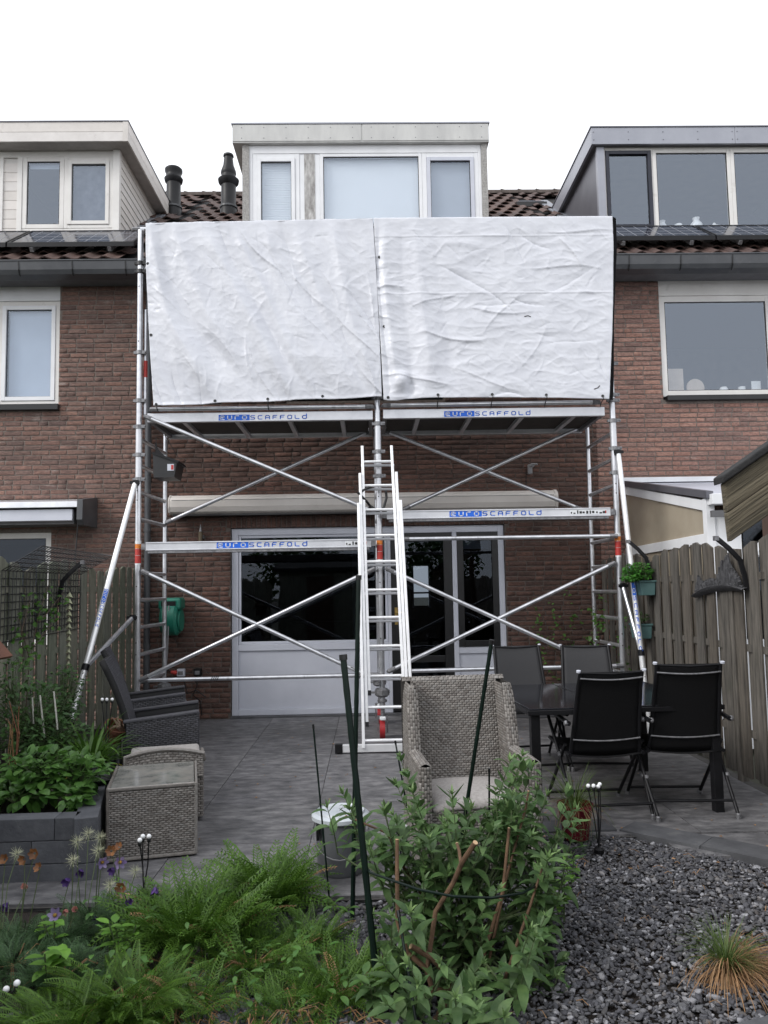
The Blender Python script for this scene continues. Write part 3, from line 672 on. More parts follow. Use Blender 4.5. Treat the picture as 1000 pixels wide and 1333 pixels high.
# ---------------------------------------------------------------- solar panels, vents
def solar(x0, x1, ya, yb, lift, label, nx, ny, group, tint=None):
    t = thing('solar_panel', label, 'solar panel', (x0, ya, roofz(ya)+lift), group=group)
    P = lambda x, y, h: Vector((x, y, roofz(y)+lift+h))
    def slab(mb, xa, xb, y0, y1, h0, h1):
        mb.add([P(xa,y0,h0),P(xb,y0,h0),P(xb,y1,h0),P(xa,y1,h0),P(xa,y0,h1),P(xb,y0,h1),P(xb,y1,h1),P(xa,y1,h1)],
               [(0,3,2,1),(4,5,6,7),(0,1,5,4),(1,2,6,5),(2,3,7,6),(3,0,4,7)])
    f = MB(); slab(f,x0,x1,ya,ya+.02,-.02,.035); slab(f,x0,x1,yb-.02,yb,-.02,.035); slab(f,x0,x0+.025,ya+.02,yb-.02,-.02,.035); slab(f,x1-.025,x1,ya+.02,yb-.02,-.02,.035)
    put('panel_frame', f, M['blackplastic'], t)
    g = MB(); slab(g,x0+.025,x1-.025,ya+.02,yb-.02,.0,.026); put('panel_glass', g, M['cellblack'], t)
    l = MB()
    for i in range(1, nx): xx = x0+(x1-x0)*i/nx; slab(l,xx-.003,xx+.003,ya+.02,yb-.02,.0262,.0275)
    for i in range(1, ny): yy = ya+(yb-ya)*i/ny; slab(l,x0+.025,x1-.025,yy-.0025,yy+.0025,.0262,.0275)
    put('cell_lines', l, M['cellline'], t)
    b = MB()
    for xx in (x0+.3, x1-.3): b.bar(P(xx,ya,-.06),P(xx,yb,-.06),.04,.05)
    put('mounting_rail', b, M['galv'], t)
solar(-4.42,-2.86,9.30,9.98,.19,'solar panel low on the left roof, nearest the scaffold','10' and 10,4,'solar panels along the left eaves')
solar(-6.02,-4.44,9.30,9.98,.19,'solar panel low on the left roof, running out of the picture',10,4,'solar panels along the left eaves')
solar(2.98,4.45,9.30,9.92,.21,'solar panel below the navy dormer window on the right roof',9,4,'solar panels along the right eaves')
solar(4.47,6.0,9.30,9.92,.21,'solar panel below the grey dormer at the right picture edge',9,4,'solar panels along the right eaves')
t = thing('roof_window', 'small tilted roof light near the ridge beside the grey dormer', 'roof window', (2.9, 13.0, roofz(13)))
put('frame', MB().prism([(12.55,roofz(12.55)+.10),(13.35,roofz(12.55)+.42),(13.35,roofz(12.55)+.34),(12.55,roofz(12.55)+.02)],2.62,3.14,'X'), M['black'], t)
put('pane', MB().prism([(12.58,roofz(12.55)+.122),(13.32,roofz(12.55)+.416),(13.32,roofz(12.55)+.425),(12.58,roofz(12.55)+.13)],2.66,3.10,'X'), M['zinc'], t)
v = thing('roof_vent', 'shorter dark roof vent pipe beside the cream dormer', 'vent pipe', (-3.08,12.1,7.6), group='vent pipes on the middle roof')
put('pipe', MB().lathe([(.135,7.45),(.13,7.78),(.115,7.80),(.113,8.18),(.14,8.21),(.15,8.26),(.125,8.29),(.12,8.34),(.14,8.38),(.14,8.42),(.12,8.44)],(-3.08,12.1,0),24), M['blackplastic'], v, smooth=True)
put('collar', MB().lathe([(.139,7.76),(.139,7.79)],(-3.08,12.1,0),24), M['gutter'], v)
v = thing('roof_vent', 'taller dark stepped roof vent against the white dormer', 'vent pipe', (-2.17,12.0,7.55), group='vent pipes on the middle roof')
put('pipe', MB().lathe([(.14,7.4),(.135,7.72),(.12,7.74),(.118,8.08),(.16,8.13),(.17,8.18),(.13,8.20),(.115,8.25),(.115,8.27),(.125,8.29),(.12,8.33),(.085,8.43),(.07,8.56),(.085,8.58),(.08,8.61)],(-2.17,12.0,0),24), M['blackplastic'], v, smooth=True)
put('collar', MB().lathe([(.145,7.70),(.145,7.73)],(-2.17,12.0,0),24), M['gutter'], v)

# ---------------------------------------------------------------- patio, edging, gravel bed
pat = props(put('patio', MB().add([(-2.78,3.95,-.012),(.9,3.95,-.012),(.9,4.80,-.012),(2.95,4.80,-.012),(2.95,9.46,-.012),(-2.78,9.46,-.012)],[(0,1,2,3,4,5)]), M['joint']), kind='structure')
def slab_tile(parent, name, x0,x1,y0,y1,z, m, j=.0022):
    h = random.uniform(-.001,.001)
    return put(name, MB().box(x0+j,x1-j,y0+j,y1-j,z-.05,z+h), m, parent)
ys = [3.97,4.82,5.67,6.52,7.37,8.22,9.07,9.46]
xs = [-2.78,-1.98,-1.18,-.38,.42,1.22,2.02,2.85]
for j in range(7):
    for i in range(7):
        if ys[j+1] <= 4.83 and xs[i] >= 1.2: continue
        x1 = .9 if (ys[j+1] <= 4.83 and xs[i] == .42) else xs[i+1]
        sh = 0
        a, b = xs[i]+sh*(i>0), xs[i+1]+sh*(i<6)
        if j == 0: a, b = xs[i], x1
        slab_tile(pat, 'patio_tile', a, b, ys[j], ys[j+1], 0, M['tile'])
# edging tiles round the gravel
def strip(p, q, w, n, m, parent, name='edging_tile', z=.012):
    p, q = Vector((*p,0)), Vector((*q,0)); d = (q-p)/n; u = d.normalized(); s = Vector((-u.y,u.x,0))*w
    for k in range(n):
        a, b = p+d*k+u*.003, p+d*(k+1)-u*.003; h = z+random.uniform(-.002,.002)
        vs = [a,b,b+s,a+s]; put(name, MB().add([(v.x,v.y,-.06) for v in vs]+[(v.x,v.y,h) for v in vs], [(0,3,2,1),(4,5,6,7),(0,1,5,4),(1,2,6,5),(2,3,7,6),(3,0,4,7)]), m, parent)
strip((.5,4.86),(1.52,4.88),.22,2,M['darktile'],pat)
strip((1.53,4.88),(2.25,4.20),.22,2,M['darktile'],pat)
strip((2.25,4.20),(2.9,3.45),.22,2,M['darktile'],pat)
strip((.86,2.60),(2.3,3.06),-.4,2,M['darktile'],pat, z=.03)
for k,(a,b) in enumerate(((1.75,2.4),(2.41,2.86))):
    slab_tile(pat,'patio_tile',a,b,4.42,4.81,-.006,M['tile'])
bed = props(put('planting_bed', MB().add([(-2.8,-1,-.03),(3.2,-1,-.03),(3.2,4.86,-.03),(.9,4.86,-.03),(.9,3.96,-.03),(-2.8,3.96,-.03)],[(0,1,2,3,4,5)]), M['soil']), kind='structure')
# slate chips
def chip(seed):
    rnd = random.Random(seed); vs = []; n = rnd.choice((5,6))
    for z, k in ((-.25,.8),(.0,1),(.28,.72)):
        for i in range(n):
            t = 2*PI*(i+rnd.uniform(-.25,.25))/n; r = k*rnd.uniform(.75,1.1); vs.append((r*math.cos(t), .66*r*math.sin(t), z+rnd.uniform(-.06,.06)))
    f = [tuple(range(2*n,3*n))]
    for a in (0,n):
        for i in range(n): f.append((a+i, a+(i+1)%n, a+n+(i+1)%n, a+n+i))
    return MB().add(vs,f).mesh('chip')
CH = [chip(i) for i in range(10)]
def chips(name, label, n, inside, bbox, smin, smax, m, z0=-.022):
    Ms = []; c = 0
    while c < n:
        x = random.uniform(bbox[0],bbox[1]); y = random.uniform(bbox[2],bbox[3])
        if not inside(x,y): continue
        c += 1; s = random.uniform(smin,smax)*random.choice((1,1,1,.7,1.25))
        e = Euler((random.gauss(0,.4),random.gauss(0,.4),random.uniform(0,6.3))).to_matrix().to_4x4()
        k = random.random(); zz = z0+s*.2+ k*.016
        Ms.append((random.randrange(10), Matrix.Translation((x,y,zz))@e@Matrix.Diagonal((s,s,s*.8,1))))
    return props(joined(name, CH, Ms, m, None), label, name.replace('_',' '), None, 'stuff')
def in_gravel(x, y):
    if y > 4.85: return False
    if x > 1.5 and (x-1.5)*.70+(y-4.87)*.74 > -.03: return False
    if y < 2.6+(x-.86)*.32+.0 and x > .86: return False
    return x > .05 or (x > -.75 and y < 3.75)
chips('slate_gravel', 'bed of grey slate chippings between the shrub and the right-hand path', 29000, in_gravel, (-.75,2.7,2.3,4.86), .008, .0195, M['slate'])
chips('gravel_patch', 'small patch of slate chippings in the bottom left corner', 900, lambda x,y: True, (-1.75,-1.0,2.55,3.0), .014, .026, M['slate'])

# ================================================================= SCAFFOLD
YO, YI = 8.05, 8.95
XP = (-2.40, .12, 2.637)
sc = thing('scaffold_tower', 'two-bay aluminium scaffold tower standing in front of the middle house', 'scaffold', (.12, 8.5, 0))
LET = {'e':[[(4,0),(0,0),(0,4),(4,4),(4,2),(0,2)]],'u':[[(0,4),(0,0),(4,0),(4,4)]],'r':[[(0,0),(0,4),(3.6,4)]],'o':[[(0,0),(4,0),(4,4),(0,4),(0,0)]],
 'S':[[(4,4),(0,4),(0,2),(4,2),(4,0),(0,0)]],'C':[[(4,4),(0,4),(0,0),(4,0)]],'A':[[(0,0),(0,4),(4,4),(4,0)],[(0,1.7),(4,1.7)]],'F':[[(0,0),(0,4),(4,4)],[(0,2),(3.2,2)]],
 'O':[[(0,0),(4,0),(4,4),(0,4),(0,0)]],'L':[[(0,4),(0,0),(4,0)]],'d':[[(4,5.4),(4,0),(0,0),(0,3.4),(4,3.4)]]}
def chamf(l, c=.85):
    cl = l[0] == l[-1]; pts = [Vector(p) for p in (l[:-1] if cl else l)]; n = len(pts); out = []
    for i, p in enumerate(pts):
        if not cl and i in (0, n-1): out.append(tuple(p)); continue
        a, b = pts[i-1], pts[(i+1) % n]; out += [tuple(p+(a-p).normalized()*c), tuple(p+(b-p).normalized()*c)]
    return out+[out[0]] if cl else out
def strokes(mb, ch, O, U, V, N, s, th):
    for line in [chamf(l) for l in LET[ch]]:
        for (a, b), (c, d) in zip(line[:-1], line[1:]):
            p = Vector((a, b)); q = Vector((c, d)); t = (q-p).normalized()*th/2; t_ = t*.6; n = Vector((-t.y, t.x))
            pts = [p-t_-n, q+t_-n, q+t_+n, p-t_+n]
            mb.add([O+U*(k.x*s)+V*(k.y*s)+N*h for h in (0, .0012) for k in pts], [(3,2,1,0),(4,5,6,7),(0,1,5,4),(1,2,6,5),(2,3,7,6),(3,0,4,7)])
def lettering(parent, O, U, V, N, length, hgt, curve=False):
    """EURO (white on blue) SCAFFOLD (blue); O = lower-left corner"""
    O, U, V, N = Vector(O), Vector(U).normalized(), Vector(V).normalized(), Vector(N).normalized()
    word = 'euroSCAFFOLd'; step = length/12.15; s = hgt*.62/4
    bl = step*4.18
    mb = MB(); mb.add([O+N*h+U*a+V*b for h in (.0004,.0016) for a, b in ((0,0),(bl,0),(bl,hgt),(0,hgt))], [(3,2,1,0),(4,5,6,7),(0,1,5,4),(1,2,6,5),(2,3,7,6),(3,0,4,7)])
    put('blue_label', mb, M['blue'], parent)
    wmb, bmb = MB(), MB()
    for i, ch in enumerate(word):
        o = O+U*(step*(i+.22)+(.10*step if i > 3 else 0))+V*(hgt*.18)+N*(.0018 if i < 4 else .0006)
        strokes(wmb if i < 4 else bmb, ch, o, U*(step*.54/(4*s)), V, N, s, .9)
    put('lettering', wmb, M['whiteprint'], parent, label='white letters reading euro'); put('lettering', bmb, M['blue'], parent, label='blue letters reading SCAFFOLD')
def clamp(parent, x, y, z, m='galv'):
    mb = MB().lathe([(.037,z-.022),(.043,z-.02),(.043,z+.02),(.037,z+.022)],(x,y,0),12).box(x+.03,x+.075,y-.03,y-.012,z-.017,z+.017).box(x-.06,x-.035,y-.02,y+.01,z-.014,z+.014)
    mb.tube([(x+.066,y-.045,z),(x+.066,y+.005,z)],.008,6)
    return put('clamp', mb, M[m], parent)
for i, x in enumerate(XP):
    po = put('standard', MB().tube([(x,YO,.30),(x,YO,5.43)], .030, 14), M['alu'], sc, smooth=True)
    put('tube_sleeve', MB().lathe([(.034,2.72),(.034,3.30)],(x,YO,0),14), M['alubeam'], po, smooth=True)
    hl_ = MB()
    for z in (.9,1.02,1.6,2.5,2.6,4.2,4.8): hl_.tube([(x-.005,YO-.0285,z),(x-.005,YO-.032,z)],.007,6)
    put('pin_hole', hl_, M['black'], po, kind='stuff')
    for z0, z1, m in ((1.84,1.92,'red'),(1.923,1.99,'red'),(1.993,2.04,'orange'),(2.043,2.075,'whiteprint'),(1.825,1.838,'whiteprint')):
        put('sticker', MB().lathe([(.0312,z0),(.0312,z1)],(x,YO,0),14), M[m], po, smooth=True)
    put('standard', MB().tube([(x-.015 if i else x+.04,YI,.42),(x-.015 if i else x+.04,YI,3.43)], .025, 12), M['alu'], sc, smooth=True)
    for k in range(10):
        z = .61+.283*k
        put('rung', MB().tube([(x,YO+.025,z),(x-.015 if i else x+.04,YI-.02,z)], .021, 10), M['alu'], sc, smooth=True)
    for z in (2.72,2.98,3.28,3.56): clamp(sc, x, YO, z)
    for y in (YO, YI):
        xx = x if y == YO else (x-.015 if i else x+.04)
        c = put('caster', MB().lathe([(.02,.10),(.02,.36),(.05,.37),(.05,.39),(.02,.40)],(xx,y,0),12).box(xx-.055,xx-.04,y-.03,y+.03,.06,.2).box(xx+.04,xx+.055,y-.03,y+.03,.06,.2).box(xx-.055,xx+.055,y-.04,y+.04,.2,.225), M['galv'], sc)
        put('wheel', MB().lathe([(.06,-.028),(.10,-.026),(.10,.026),(.06,.028)],(xx-.004,y-.03,.103),22,'X'), M['redwheel'], c, smooth=True)
        put('brake_pedal', MB().box(xx-.03,xx+.03,y-.16,y-.08,.205,.235), M['whiteprint'], c, bevel=.008)
        put('spindle_nut', MB().lathe([(.05,.42),(.075,.44),(.075,.49),(.045,.51)],(xx,y,0),8).bar((xx-.12,y,.465),(xx+.08,y,.465),.02,.02), M['galv'], c)
def brace(p, q, r=.022, name='brace', label=None):
    p, q = Vector(p), Vector(q); d = (q-p).normalized()
    b = put(name, MB().tube([p+d*.05, q-d*.05], r, 12), M['alu'], sc, smooth=True, label=label)
    for s, k in ((p, 1), (q, -1)):
        put('brace_hook', MB().tube([s+Vector((0,.035,0)), s+d*k*.015, s+d*k*.09], [.015,r*1.1,r*1.18], 8), M['galv'], b)
    return b
f = YO-.05
brace((XP[0]+.05,f,1.763),(XP[1]-.05,f-.02,.595)); brace((XP[0]+.05,f-.01,.645),(XP[1]-.05,f-.01,1.745))
brace((XP[1]+.06,f,1.744),(XP[2]-.05,f-.02,.60)); brace((XP[1]+.06,f-.01,.68),(XP[2]-.05,f,1.765))
brace((XP[0]+.06,f,3.39),(XP[1]-.04,f,2.33))
brace((XP[0]+.05,YI-.04,2.335),(XP[1]-.05,YI-.04,3.40)); brace((XP[1]+.07,YI-.04,3.40),(XP[2]-.12,YI-.02,2.42)); brace((XP[1]+.29,YI-.05,2.45),(XP[2]-.04,YI-.04,3.43))
def hbar(x0, x1, z0, z1=None, y=f, r=.022): return brace((x0,y,z0),(x1,y,z1 if z1 else z0),r,'horizontal_tube')
hbar(XP[0]+.04,XP[1]-.03,.642,.650); hbar(XP[1]+.22,XP[2]+.0,.683,.694); hbar(XP[1]+.22,XP[2]-.01,2.046,2.043)
def beam(x0, x1, z, h, txt, tx, tl):
    b = MB().box(x0,x1,f-.02,f+.018,z-h/2,z+h/2).box(x0,x1,f-.028,f-.0205,z+h/2-.014,z+h/2-.002).box(x0,x1,f-.028,f-.0205,z-h/2+.002,z-h/2+.012)
    o = put('guard_beam', b, M['alubeam'], sc, bevel=.002)
    put('under_shadow_strip', MB().box(x0+.02,x1-.02,f-.02,f+.10,z-h/2-.025,z-h/2-.001), M['galv'], o)  # dark strip added in place of the shadow below the beam
    e = MB()
    for a, s in ((x0,-1),(x1,1)): e.box(min(a,a+s*.05),max(a,a+s*.05),f-.015,f+.014,z-h*.34,z+h*.34)
    put('end_hook', e, M['galv'], o)
    lettering(o, (tx,f-.021,z-.030), (1,0,0), (0,0,1), (0,-1,0), tl, .062)
    # small print sticker at the right end
    p = MB(); rnd = random.Random(3)
    xx = x1-.42 if txt == 'R' else x1-.26
    put('print_sticker', MB().box(xx-.01,x1-.04,f-.0215,f-.0203,z-.024,z+.026), M['whiteprint'], o)
    while xx < x1-.06:
        w_ = rnd.uniform(.008,.03); p.box(xx,xx+w_,f-.0232,f-.0218,z-.018+rnd.uniform(0,.006),z+rnd.uniform(-.005,.018)); xx += w_+rnd.uniform(.004,.02)
    put('small_print', p, M['black'], o, kind='stuff')
    put('red_mark', MB().box(x1-.055,x1-.045,f-.0236,f-.0218,z-.015,z+.016), M['red'], o)
beam(-2.30,.03,2.010,.090,'L',-1.57,.955)
beam(.20,2.55,2.298,.090,'R',.855,.985)
# platforms
def platform(x0, x1, tx, tl, zt=3.402):
    pl = put('platform', MB().box(x0+.05,x1-.05,YO+.06,YI-.06,zt-.035,zt-.012), M['ply'], sc, label='dark plywood platform deck')
    put('side_beam', MB().box(x0,x1,YO-.015,YO+.035,zt-.078,zt+.02), M['alubeam'], pl, bevel=.004)
    put('side_beam', MB().box(x0,x1,YI-.035,YI+.015,zt-.078,zt+.02), M['alubeam'], pl, bevel=.004)
    k = x0+.35
    while k < x1-.2: put('cross_member', MB().box(k,k+.045,YO+.036,YI-.036,zt-.075,zt-.0365), M['alubeam'], pl); k += .56
    put('end_beam', MB().box(x0,x0+.04,YO+.036,YI-.036,zt-.07,zt+.0).box(x1-.04,x1,YO+.036,YI-.036,zt-.07,zt+.0), M['galv'], pl)
    put('toe_board', MB().box(x0+.02,x1-.02,YI-.06,YI-.038,zt+.022,zt+.16), M['ply'], pl)
    lettering(pl, (tx,YO-.016,zt-.067), (1,0,0), (0,0,1), (0,-1,0), tl, .060)
platform(-2.31,.07,-1.56,.95); platform(.18,2.55,.83,.94,3.412)
hbar(-2.28,.08,3.458,y=YO-.045); hbar(.17,2.50,3.468,3.475,y=YO-.045)
hbar(-2.50,.10,5.455,y=YO+.02); hbar(.12,2.72,5.47,y=YO+.02); hbar(-2.34,2.70,4.43,y=YO+.06)
put('standard', MB().tube([(-2.345,YO+.03,3.42),(-2.345,YO+.03,4.56)], .020, 10), M['alu'], sc, smooth=True, label='second thin tube beside the left standard')
put('sticker', MB().lathe([(.0212,3.82),(.0212,4.0)],(-2.345,YO+.03,0),12), M['red'], sc, smooth=True)
put('brace', MB().tube([(-2.36,YO+.05,5.0),(-2.28,YO+.25,5.42)], .018, 10), M['alu'], sc, smooth=True)
for z in (5.06,4.97,4.08): clamp(sc, XP[0], YO, z, 'black' if z > 4.9 else 'galv')
for z in (3.9,3.5): clamp(sc, XP[2], YO, z)
# stabilisers
def stab(p, q, a, frac, text, lab):
    p, q = Vector(p), Vector(q); d = (q-p).normalized()
    s = put('stabiliser', MB().tube([p,q],.027,14), M['ladder'], sc, smooth=True, label=lab)
    put('stabiliser_foot', MB().tube([q-d*.02,q+d*.035],.032,12), M['blackplastic'], s)
    j = p.lerp(q, frac)
    b = put('stabiliser_strut', MB().tube([a, j],.023,12), M['alu'], s, smooth=True)
    put('swivel_clamp', MB().tube([j-d*.03, j+d*.03],.034,10), M['blackplastic'], s)
    for c in (p, Vector(a)): put('swivel_clamp', MB().tube([c+Vector((0,.02,-.028)), c+Vector((0,.02,.028))],.036,10).box(c.x-.05,c.x+.05,c.y-.03,c.y-.01,c.z-.016,c.z+.016), M['blackplastic'], s)
    h = MB()
    for k in range(9): t = p.lerp(q,.80+.022*k)+Vector((0,-.0265,0)); h.tube([t,t+Vector((0,-.003,0))],.006,6)
    put('pin_hole', h, M['black'], s, kind='stuff')
    return s
lf = at(92,940,6.95)
st = stab((-2.42,YO-.05,2.68), lf, (-2.44,YO-.04,1.28), .80, None, 'left stabiliser leg slanting out into the raised bed')
P0, P1 = at(131,786,7.47), at(116,836,7.33)
def on_tube(p, q, parent, t0, t1, h, fwd):
    p, q = Vector(p), Vector(q); d = (q-p).normalized(); view = (Vector((0,0,HC))-p.lerp(q,(t0+t1)/2)).normalized()
    n = (view-d*view.dot(d)).normalized(); v = n.cross(d) if fwd else d.cross(n)
    v = n.cross(d)
    O = p.lerp(q, t0)+n*.0268-v*h/2
    lettering(parent, O, d, v, n, (q-p).length*(t1-t0), h)
pL = Vector((-2.42,YO-.05,2.68))
on_tube(pL, lf, st, .49, .645, .036, True)
rq = Vector((2.735,7.60,.04)); rp = Vector((2.66,YO-.06,2.93))
st = stab(rp, rq, (2.66,YO-.03,1.52), .72, None, 'right stabiliser leg in front of the fence')
on_tube(rp, rq, st, .42, .72, .036, True)
# wire ties round the lower tube
for x, y in ((-1.62,f),(-.12,f)):
    mb = MB()
    for k in range(4): mb.tube([(x+k*.02+.012*math.cos(t), y+.03*math.sin(t), .648+.03*math.cos(t)) for t in [i*.7 for i in range(10)]],.003,5,cap=False)
    mb.tube([(x,y-.03,.67),(x-.04,y-.05,.72),(x-.08,y-.04,.74)],.003,5)
    put('wire_tie', mb, M['blackplastic'], sc)

# ---------------------------------------------------------------- tarpaulins
def fbm(p, o=4):
    s, a = 0, 1
    for _ in range(o): s += a*noise.noise(p); p = p*2.03; a *= .5
    return s
def ridge(p): return (1-abs(noise.noise(p)))**5
def tarp_l(u, v):     # v: 0 top .. 1 bottom
    x0 = -2.325+.11*v**1.5; x1 = .105+.06*v+.012*math.sin(3*v)
    z = (5.478+.035*u)*(1-v)+(3.478+.065*u-.012*math.sin(PI*u*3)**2)*v
    x = x0+(x1-x0)*u
    d = 0; s = v
    c = u-.15-.32*v**1.3
    w = fbm(Vector((u*2, v*1.2, 3)), 2)*.05
    for (u0, k, wd, am, sl, cv) in ((.02,.24,.035,.024,.25,1.4),(.14,.3,.04,.020,.30,1.2),(.26,.36,.045,.026,.36,1.2),(.38,.3,.035,.020,.33,1.1),(.52,.3,.05,.022,.30,1.2),(.66,.28,.04,.020,.24,1.2),(.80,.2,.04,.018,.17,1.1),(.06,.2,.05,-.018,.42,1.7),(.32,.2,.03,-.014,.40,1.4),(.60,.2,.03,-.014,.34,1.3)):
        t = (u+w-u0-sl*v**cv)/(wd*(.6+.9*v)); d += 2.5*am*math.exp(-abs(t)**1.6)*(.35+.95*v)*min(1,(1-v)*4+.1)
    p = Vector((x*1.6, z*1.6, .3)); aa, bb = x*.42-z*.9, x*.9+z*.42; d += .010*noise.noise(Vector((bb*3.0, aa*.7, .3)))+.009*noise.noise(Vector((bb*7, aa*1.0, 4)))+.004*noise.noise(Vector((bb*17, aa*2.2, 8)))+.006*(ridge(Vector((bb*2.6, aa*1.1, 1)))-.3)+.003*(ridge(Vector((x*4+z*2, z*4, 5)))-.3)+.0020*(ridge(Vector((x*11, z*13, 2)))-.3)
    edge = math.exp(-((1-v)/.012)**2)*.008
    return Vector((x, YO-.075-.05*v-max(d,-.03)*(min(1, v*6+.15))-edge, z))
def tarp_r(u, v):
    x0 = .114+.072*v; x1 = 2.70-.135*v**1.6
    z = (5.513-.0*u)*(1-v)+(3.515-.03*u+.02*math.sin(PI*u))*v-.02*math.exp(-((u-.05)/.05)**2)*v
    x = x0+(x1-x0)*u; d = 0
    w = .01*math.sin(5*v)
    for (u0, wd, am, sl) in ((.045,.022,.030,.0),(.115,.026,-.022,.01),(.175,.03,.034,.03),(.26,.03,-.016,.04),(.02,.012,-.03,0)):
        t = (u+w-u0-sl*v+.006*noise.noise(Vector((v*3,u0*9,2))))/(wd*(.8+.6*v)); d += 1.25*am*math.exp(-abs(t)**1.6)*(.2+.9*v)*min(1,(1-v)*4+.1)
    p = Vector((x*1.1, z*3.2, 9)); d += .008*fbm(p, 2)+.007*(ridge(Vector((x*1.2-z*.3, z*4.8+x*.4, 4)))-.3)*.6+.004*(ridge(Vector((x*1.6+z*1.5, z*1.3-x*1.7, 7)))-.3)+.004*(ridge(Vector((x*4, z*9, 5)))-.3)+.0018*(ridge(Vector((x*11, z*14, 2)))-.3)
    d += .06*math.exp(-((u-.09)/.04)**2-((v-.90)/.045)**2)-.05*math.exp(-((u-.12)/.02)**2-((v-.93)/.06)**2)
    for zz in (5.30,4.66): d += .006*math.exp(-((z-zz)/.006)**2)
    return Vector((x, YO-.080-.05*v-max(d,-.03)*(min(1, v*6+.15)), z))
M['tarp'] = mat('white_woven_tarpaulin', (.66,.675,.73), (.75,.765,.815), scale=3, rough=.36, transl=.08)
def crumple(m, sc_, st, dist):
    nt = m.node_tree; N = nt.nodes; g = N.new('ShaderNodeNewGeometry'); prev = None
    for k, (s_, d_, tp) in enumerate(((sc_, dist, 'RIDGED_MULTIFRACTAL'), (sc_*3.1, dist*.45, 'FBM'))):
        n = N.new('ShaderNodeTexNoise'); n.noise_type = tp; n.inputs['Scale'].default_value = s_; n.inputs['Detail'].default_value = 5
        if k == 0: n.inputs['Offset'].default_value = .9; n.normalize = True if hasattr(n, 'normalize') else None
        v = N.new('ShaderNodeVectorMath'); v.operation = 'MULTIPLY'; v.inputs[1].default_value = (1,1,1.5); nt.links.new(g.outputs['Position'], v.inputs[0]); nt.links.new(v.outputs[0], n.inputs['Vector'])
        b = N.new('ShaderNodeBump'); b.inputs['Strength'].default_value = st; b.inputs['Distance'].default_value = d_; nt.links.new(n.outputs[0], b.inputs['Height'])
        if prev: nt.links.new(prev.outputs[0], b.inputs['Normal'])
        prev = b
    nt.links.new(prev.outputs[0], N['Principled BSDF'].inputs['Normal'])
crumple(M['tarp'], 4.5, .38, .009)
M['tarphem'] = mat('tarpaulin_hem', (.74,.75,.80), (.82,.83,.88), scale=3, rough=.5, bump=.3)
def creases(me, off, diag):
    r = np.random.RandomState(4 if diag else 9); n = len(me.vertices); co = np.empty(n*3); me.vertices.foreach_get('co', co); co = co.reshape(-1,3)
    x, z = co[:,0]+off[0], co[:,2]+off[2]; front = co[:,1]+off[1] < YO-.05; dy = np.zeros(n); xa, xb = x.min(), x.max()
    for k in range(170):
        cx, cz = r.uniform(xa, xb), r.uniform(3.45, 5.4)
        big = k < 26
        if diag: a = np.deg2rad(r.normal(-62 if big else -55, 12 if big else 45))
        else: a = np.deg2rad(r.choice([r.normal(0, 12), r.normal(40, 25), r.normal(-45, 25)]))
        L = r.uniform(.35, .9) if big else r.uniform(.06, .32); w_ = r.uniform(.012, .020) if big else r.uniform(.006, .011); am = r.choice([-1, 1])*(r.uniform(.005, .011) if big else r.uniform(.0025, .006))
        ca, sa = np.cos(a), np.sin(a); u = (x-cx)*ca+(z-cz)*sa; v = -(x-cx)*sa+(z-cz)*ca+.05*L*np.sin(u/L*4+k)
        dy += am*np.exp(-np.abs(v)/w_)*np.clip(1-(u/(L/2))**2, 0, 1)**.7
        if big: dy += am*.8*np.where(v > 0, np.exp(-v/.10), 0)*np.clip(1-(u/(L/2))**2, 0, 1)
    co[:,1] -= dy*front*np.clip((5.44-z)/.08, 0, 1); me.vertices.foreach_set('co', co.reshape(-1)); me.update()
def tarp(name, fn, label, edge_pts, diag):
    t = thing(name, label, 'tarpaulin', fn(.5, 0), group='white tarpaulins hung over the scaffold rail')
    mb = MB(); nu, nv = 300, 230
    def full(u, v):
        if v < .06:      # over the rail and down behind
            a = (1-v/.06); e = fn(u, 0); ang = a*PI*.98
            return Vector((e.x, YO+.02-.10*math.cos(ang)*(1 if a < 1 else 1)+.0, e.z+.012*math.sin(ang)-.02-.30*max(0, a-.75)*4*.5))
        return fn(u, (v-.06)/.94)
    mb.sheet(full, nu, nv)
    o = put('sheet', mb, M['tarp'], t, smooth=False); o.data.polygons.foreach_set('use_smooth', [True]*len(o.data.polygons))
    creases(o.data, WL[t.name], diag)
    md = o.modifiers.new('thickness', 'SOLIDIFY'); md.thickness = .003
    e = MB()
    for k, (u, v, tie) in enumerate(edge_pts):
        p = fn(u, v); g = MB().lathe([(.006,-.003),(.013,-.005),(.016,-.001),(.013,.001),(.006,0)],(p.x,p.y-.004,p.z),12,'Y')
        eo = put('eyelet', g, M['black'], t, smooth=True)
        if tie: put('bungee_tie', MB().tube([(p.x,p.y-.008,p.z),(p.x+.004,p.y-.02,p.z-.03),(p.x-.004,YO-.078,3.455),(p.x,YO-.04,3.43),(p.x+.01,YO-.02,3.46)],.005,6), M['black'], eo)
    return t
tl = tarp('tarpaulin', tarp_l, 'left white tarpaulin with diagonal drag folds hanging over the scaffold rail',
     [(.012,.995,1),(.27,.988,0),(.50,.985,1),(.74,.985,0),(.97,.985,0),(.008,.23,0),(.008,.62,0)], True)
tr = tarp('tarpaulin', tarp_r, 'right white tarpaulin with horizontal creases and black right edge',
     [(.02,.985,0),(.24,.985,1),(.48,.985,1),(.72,.985,1),(.97,.985,1),(.015,.22,0),(.02,.60,0)], False)
hem = MB().sheet(lambda u, v: tarp_r(1, v)+Vector((-.004+.056*u*(.8+.2*math.sin(v*7+1)), .010+.03*u, 0)), 3, 40)
put('black_hem', hem, mat('black_tarp_backing',(.006,.006,.007),(.010,.010,.011),rough=.9,spec=.1), tr, smooth=True)
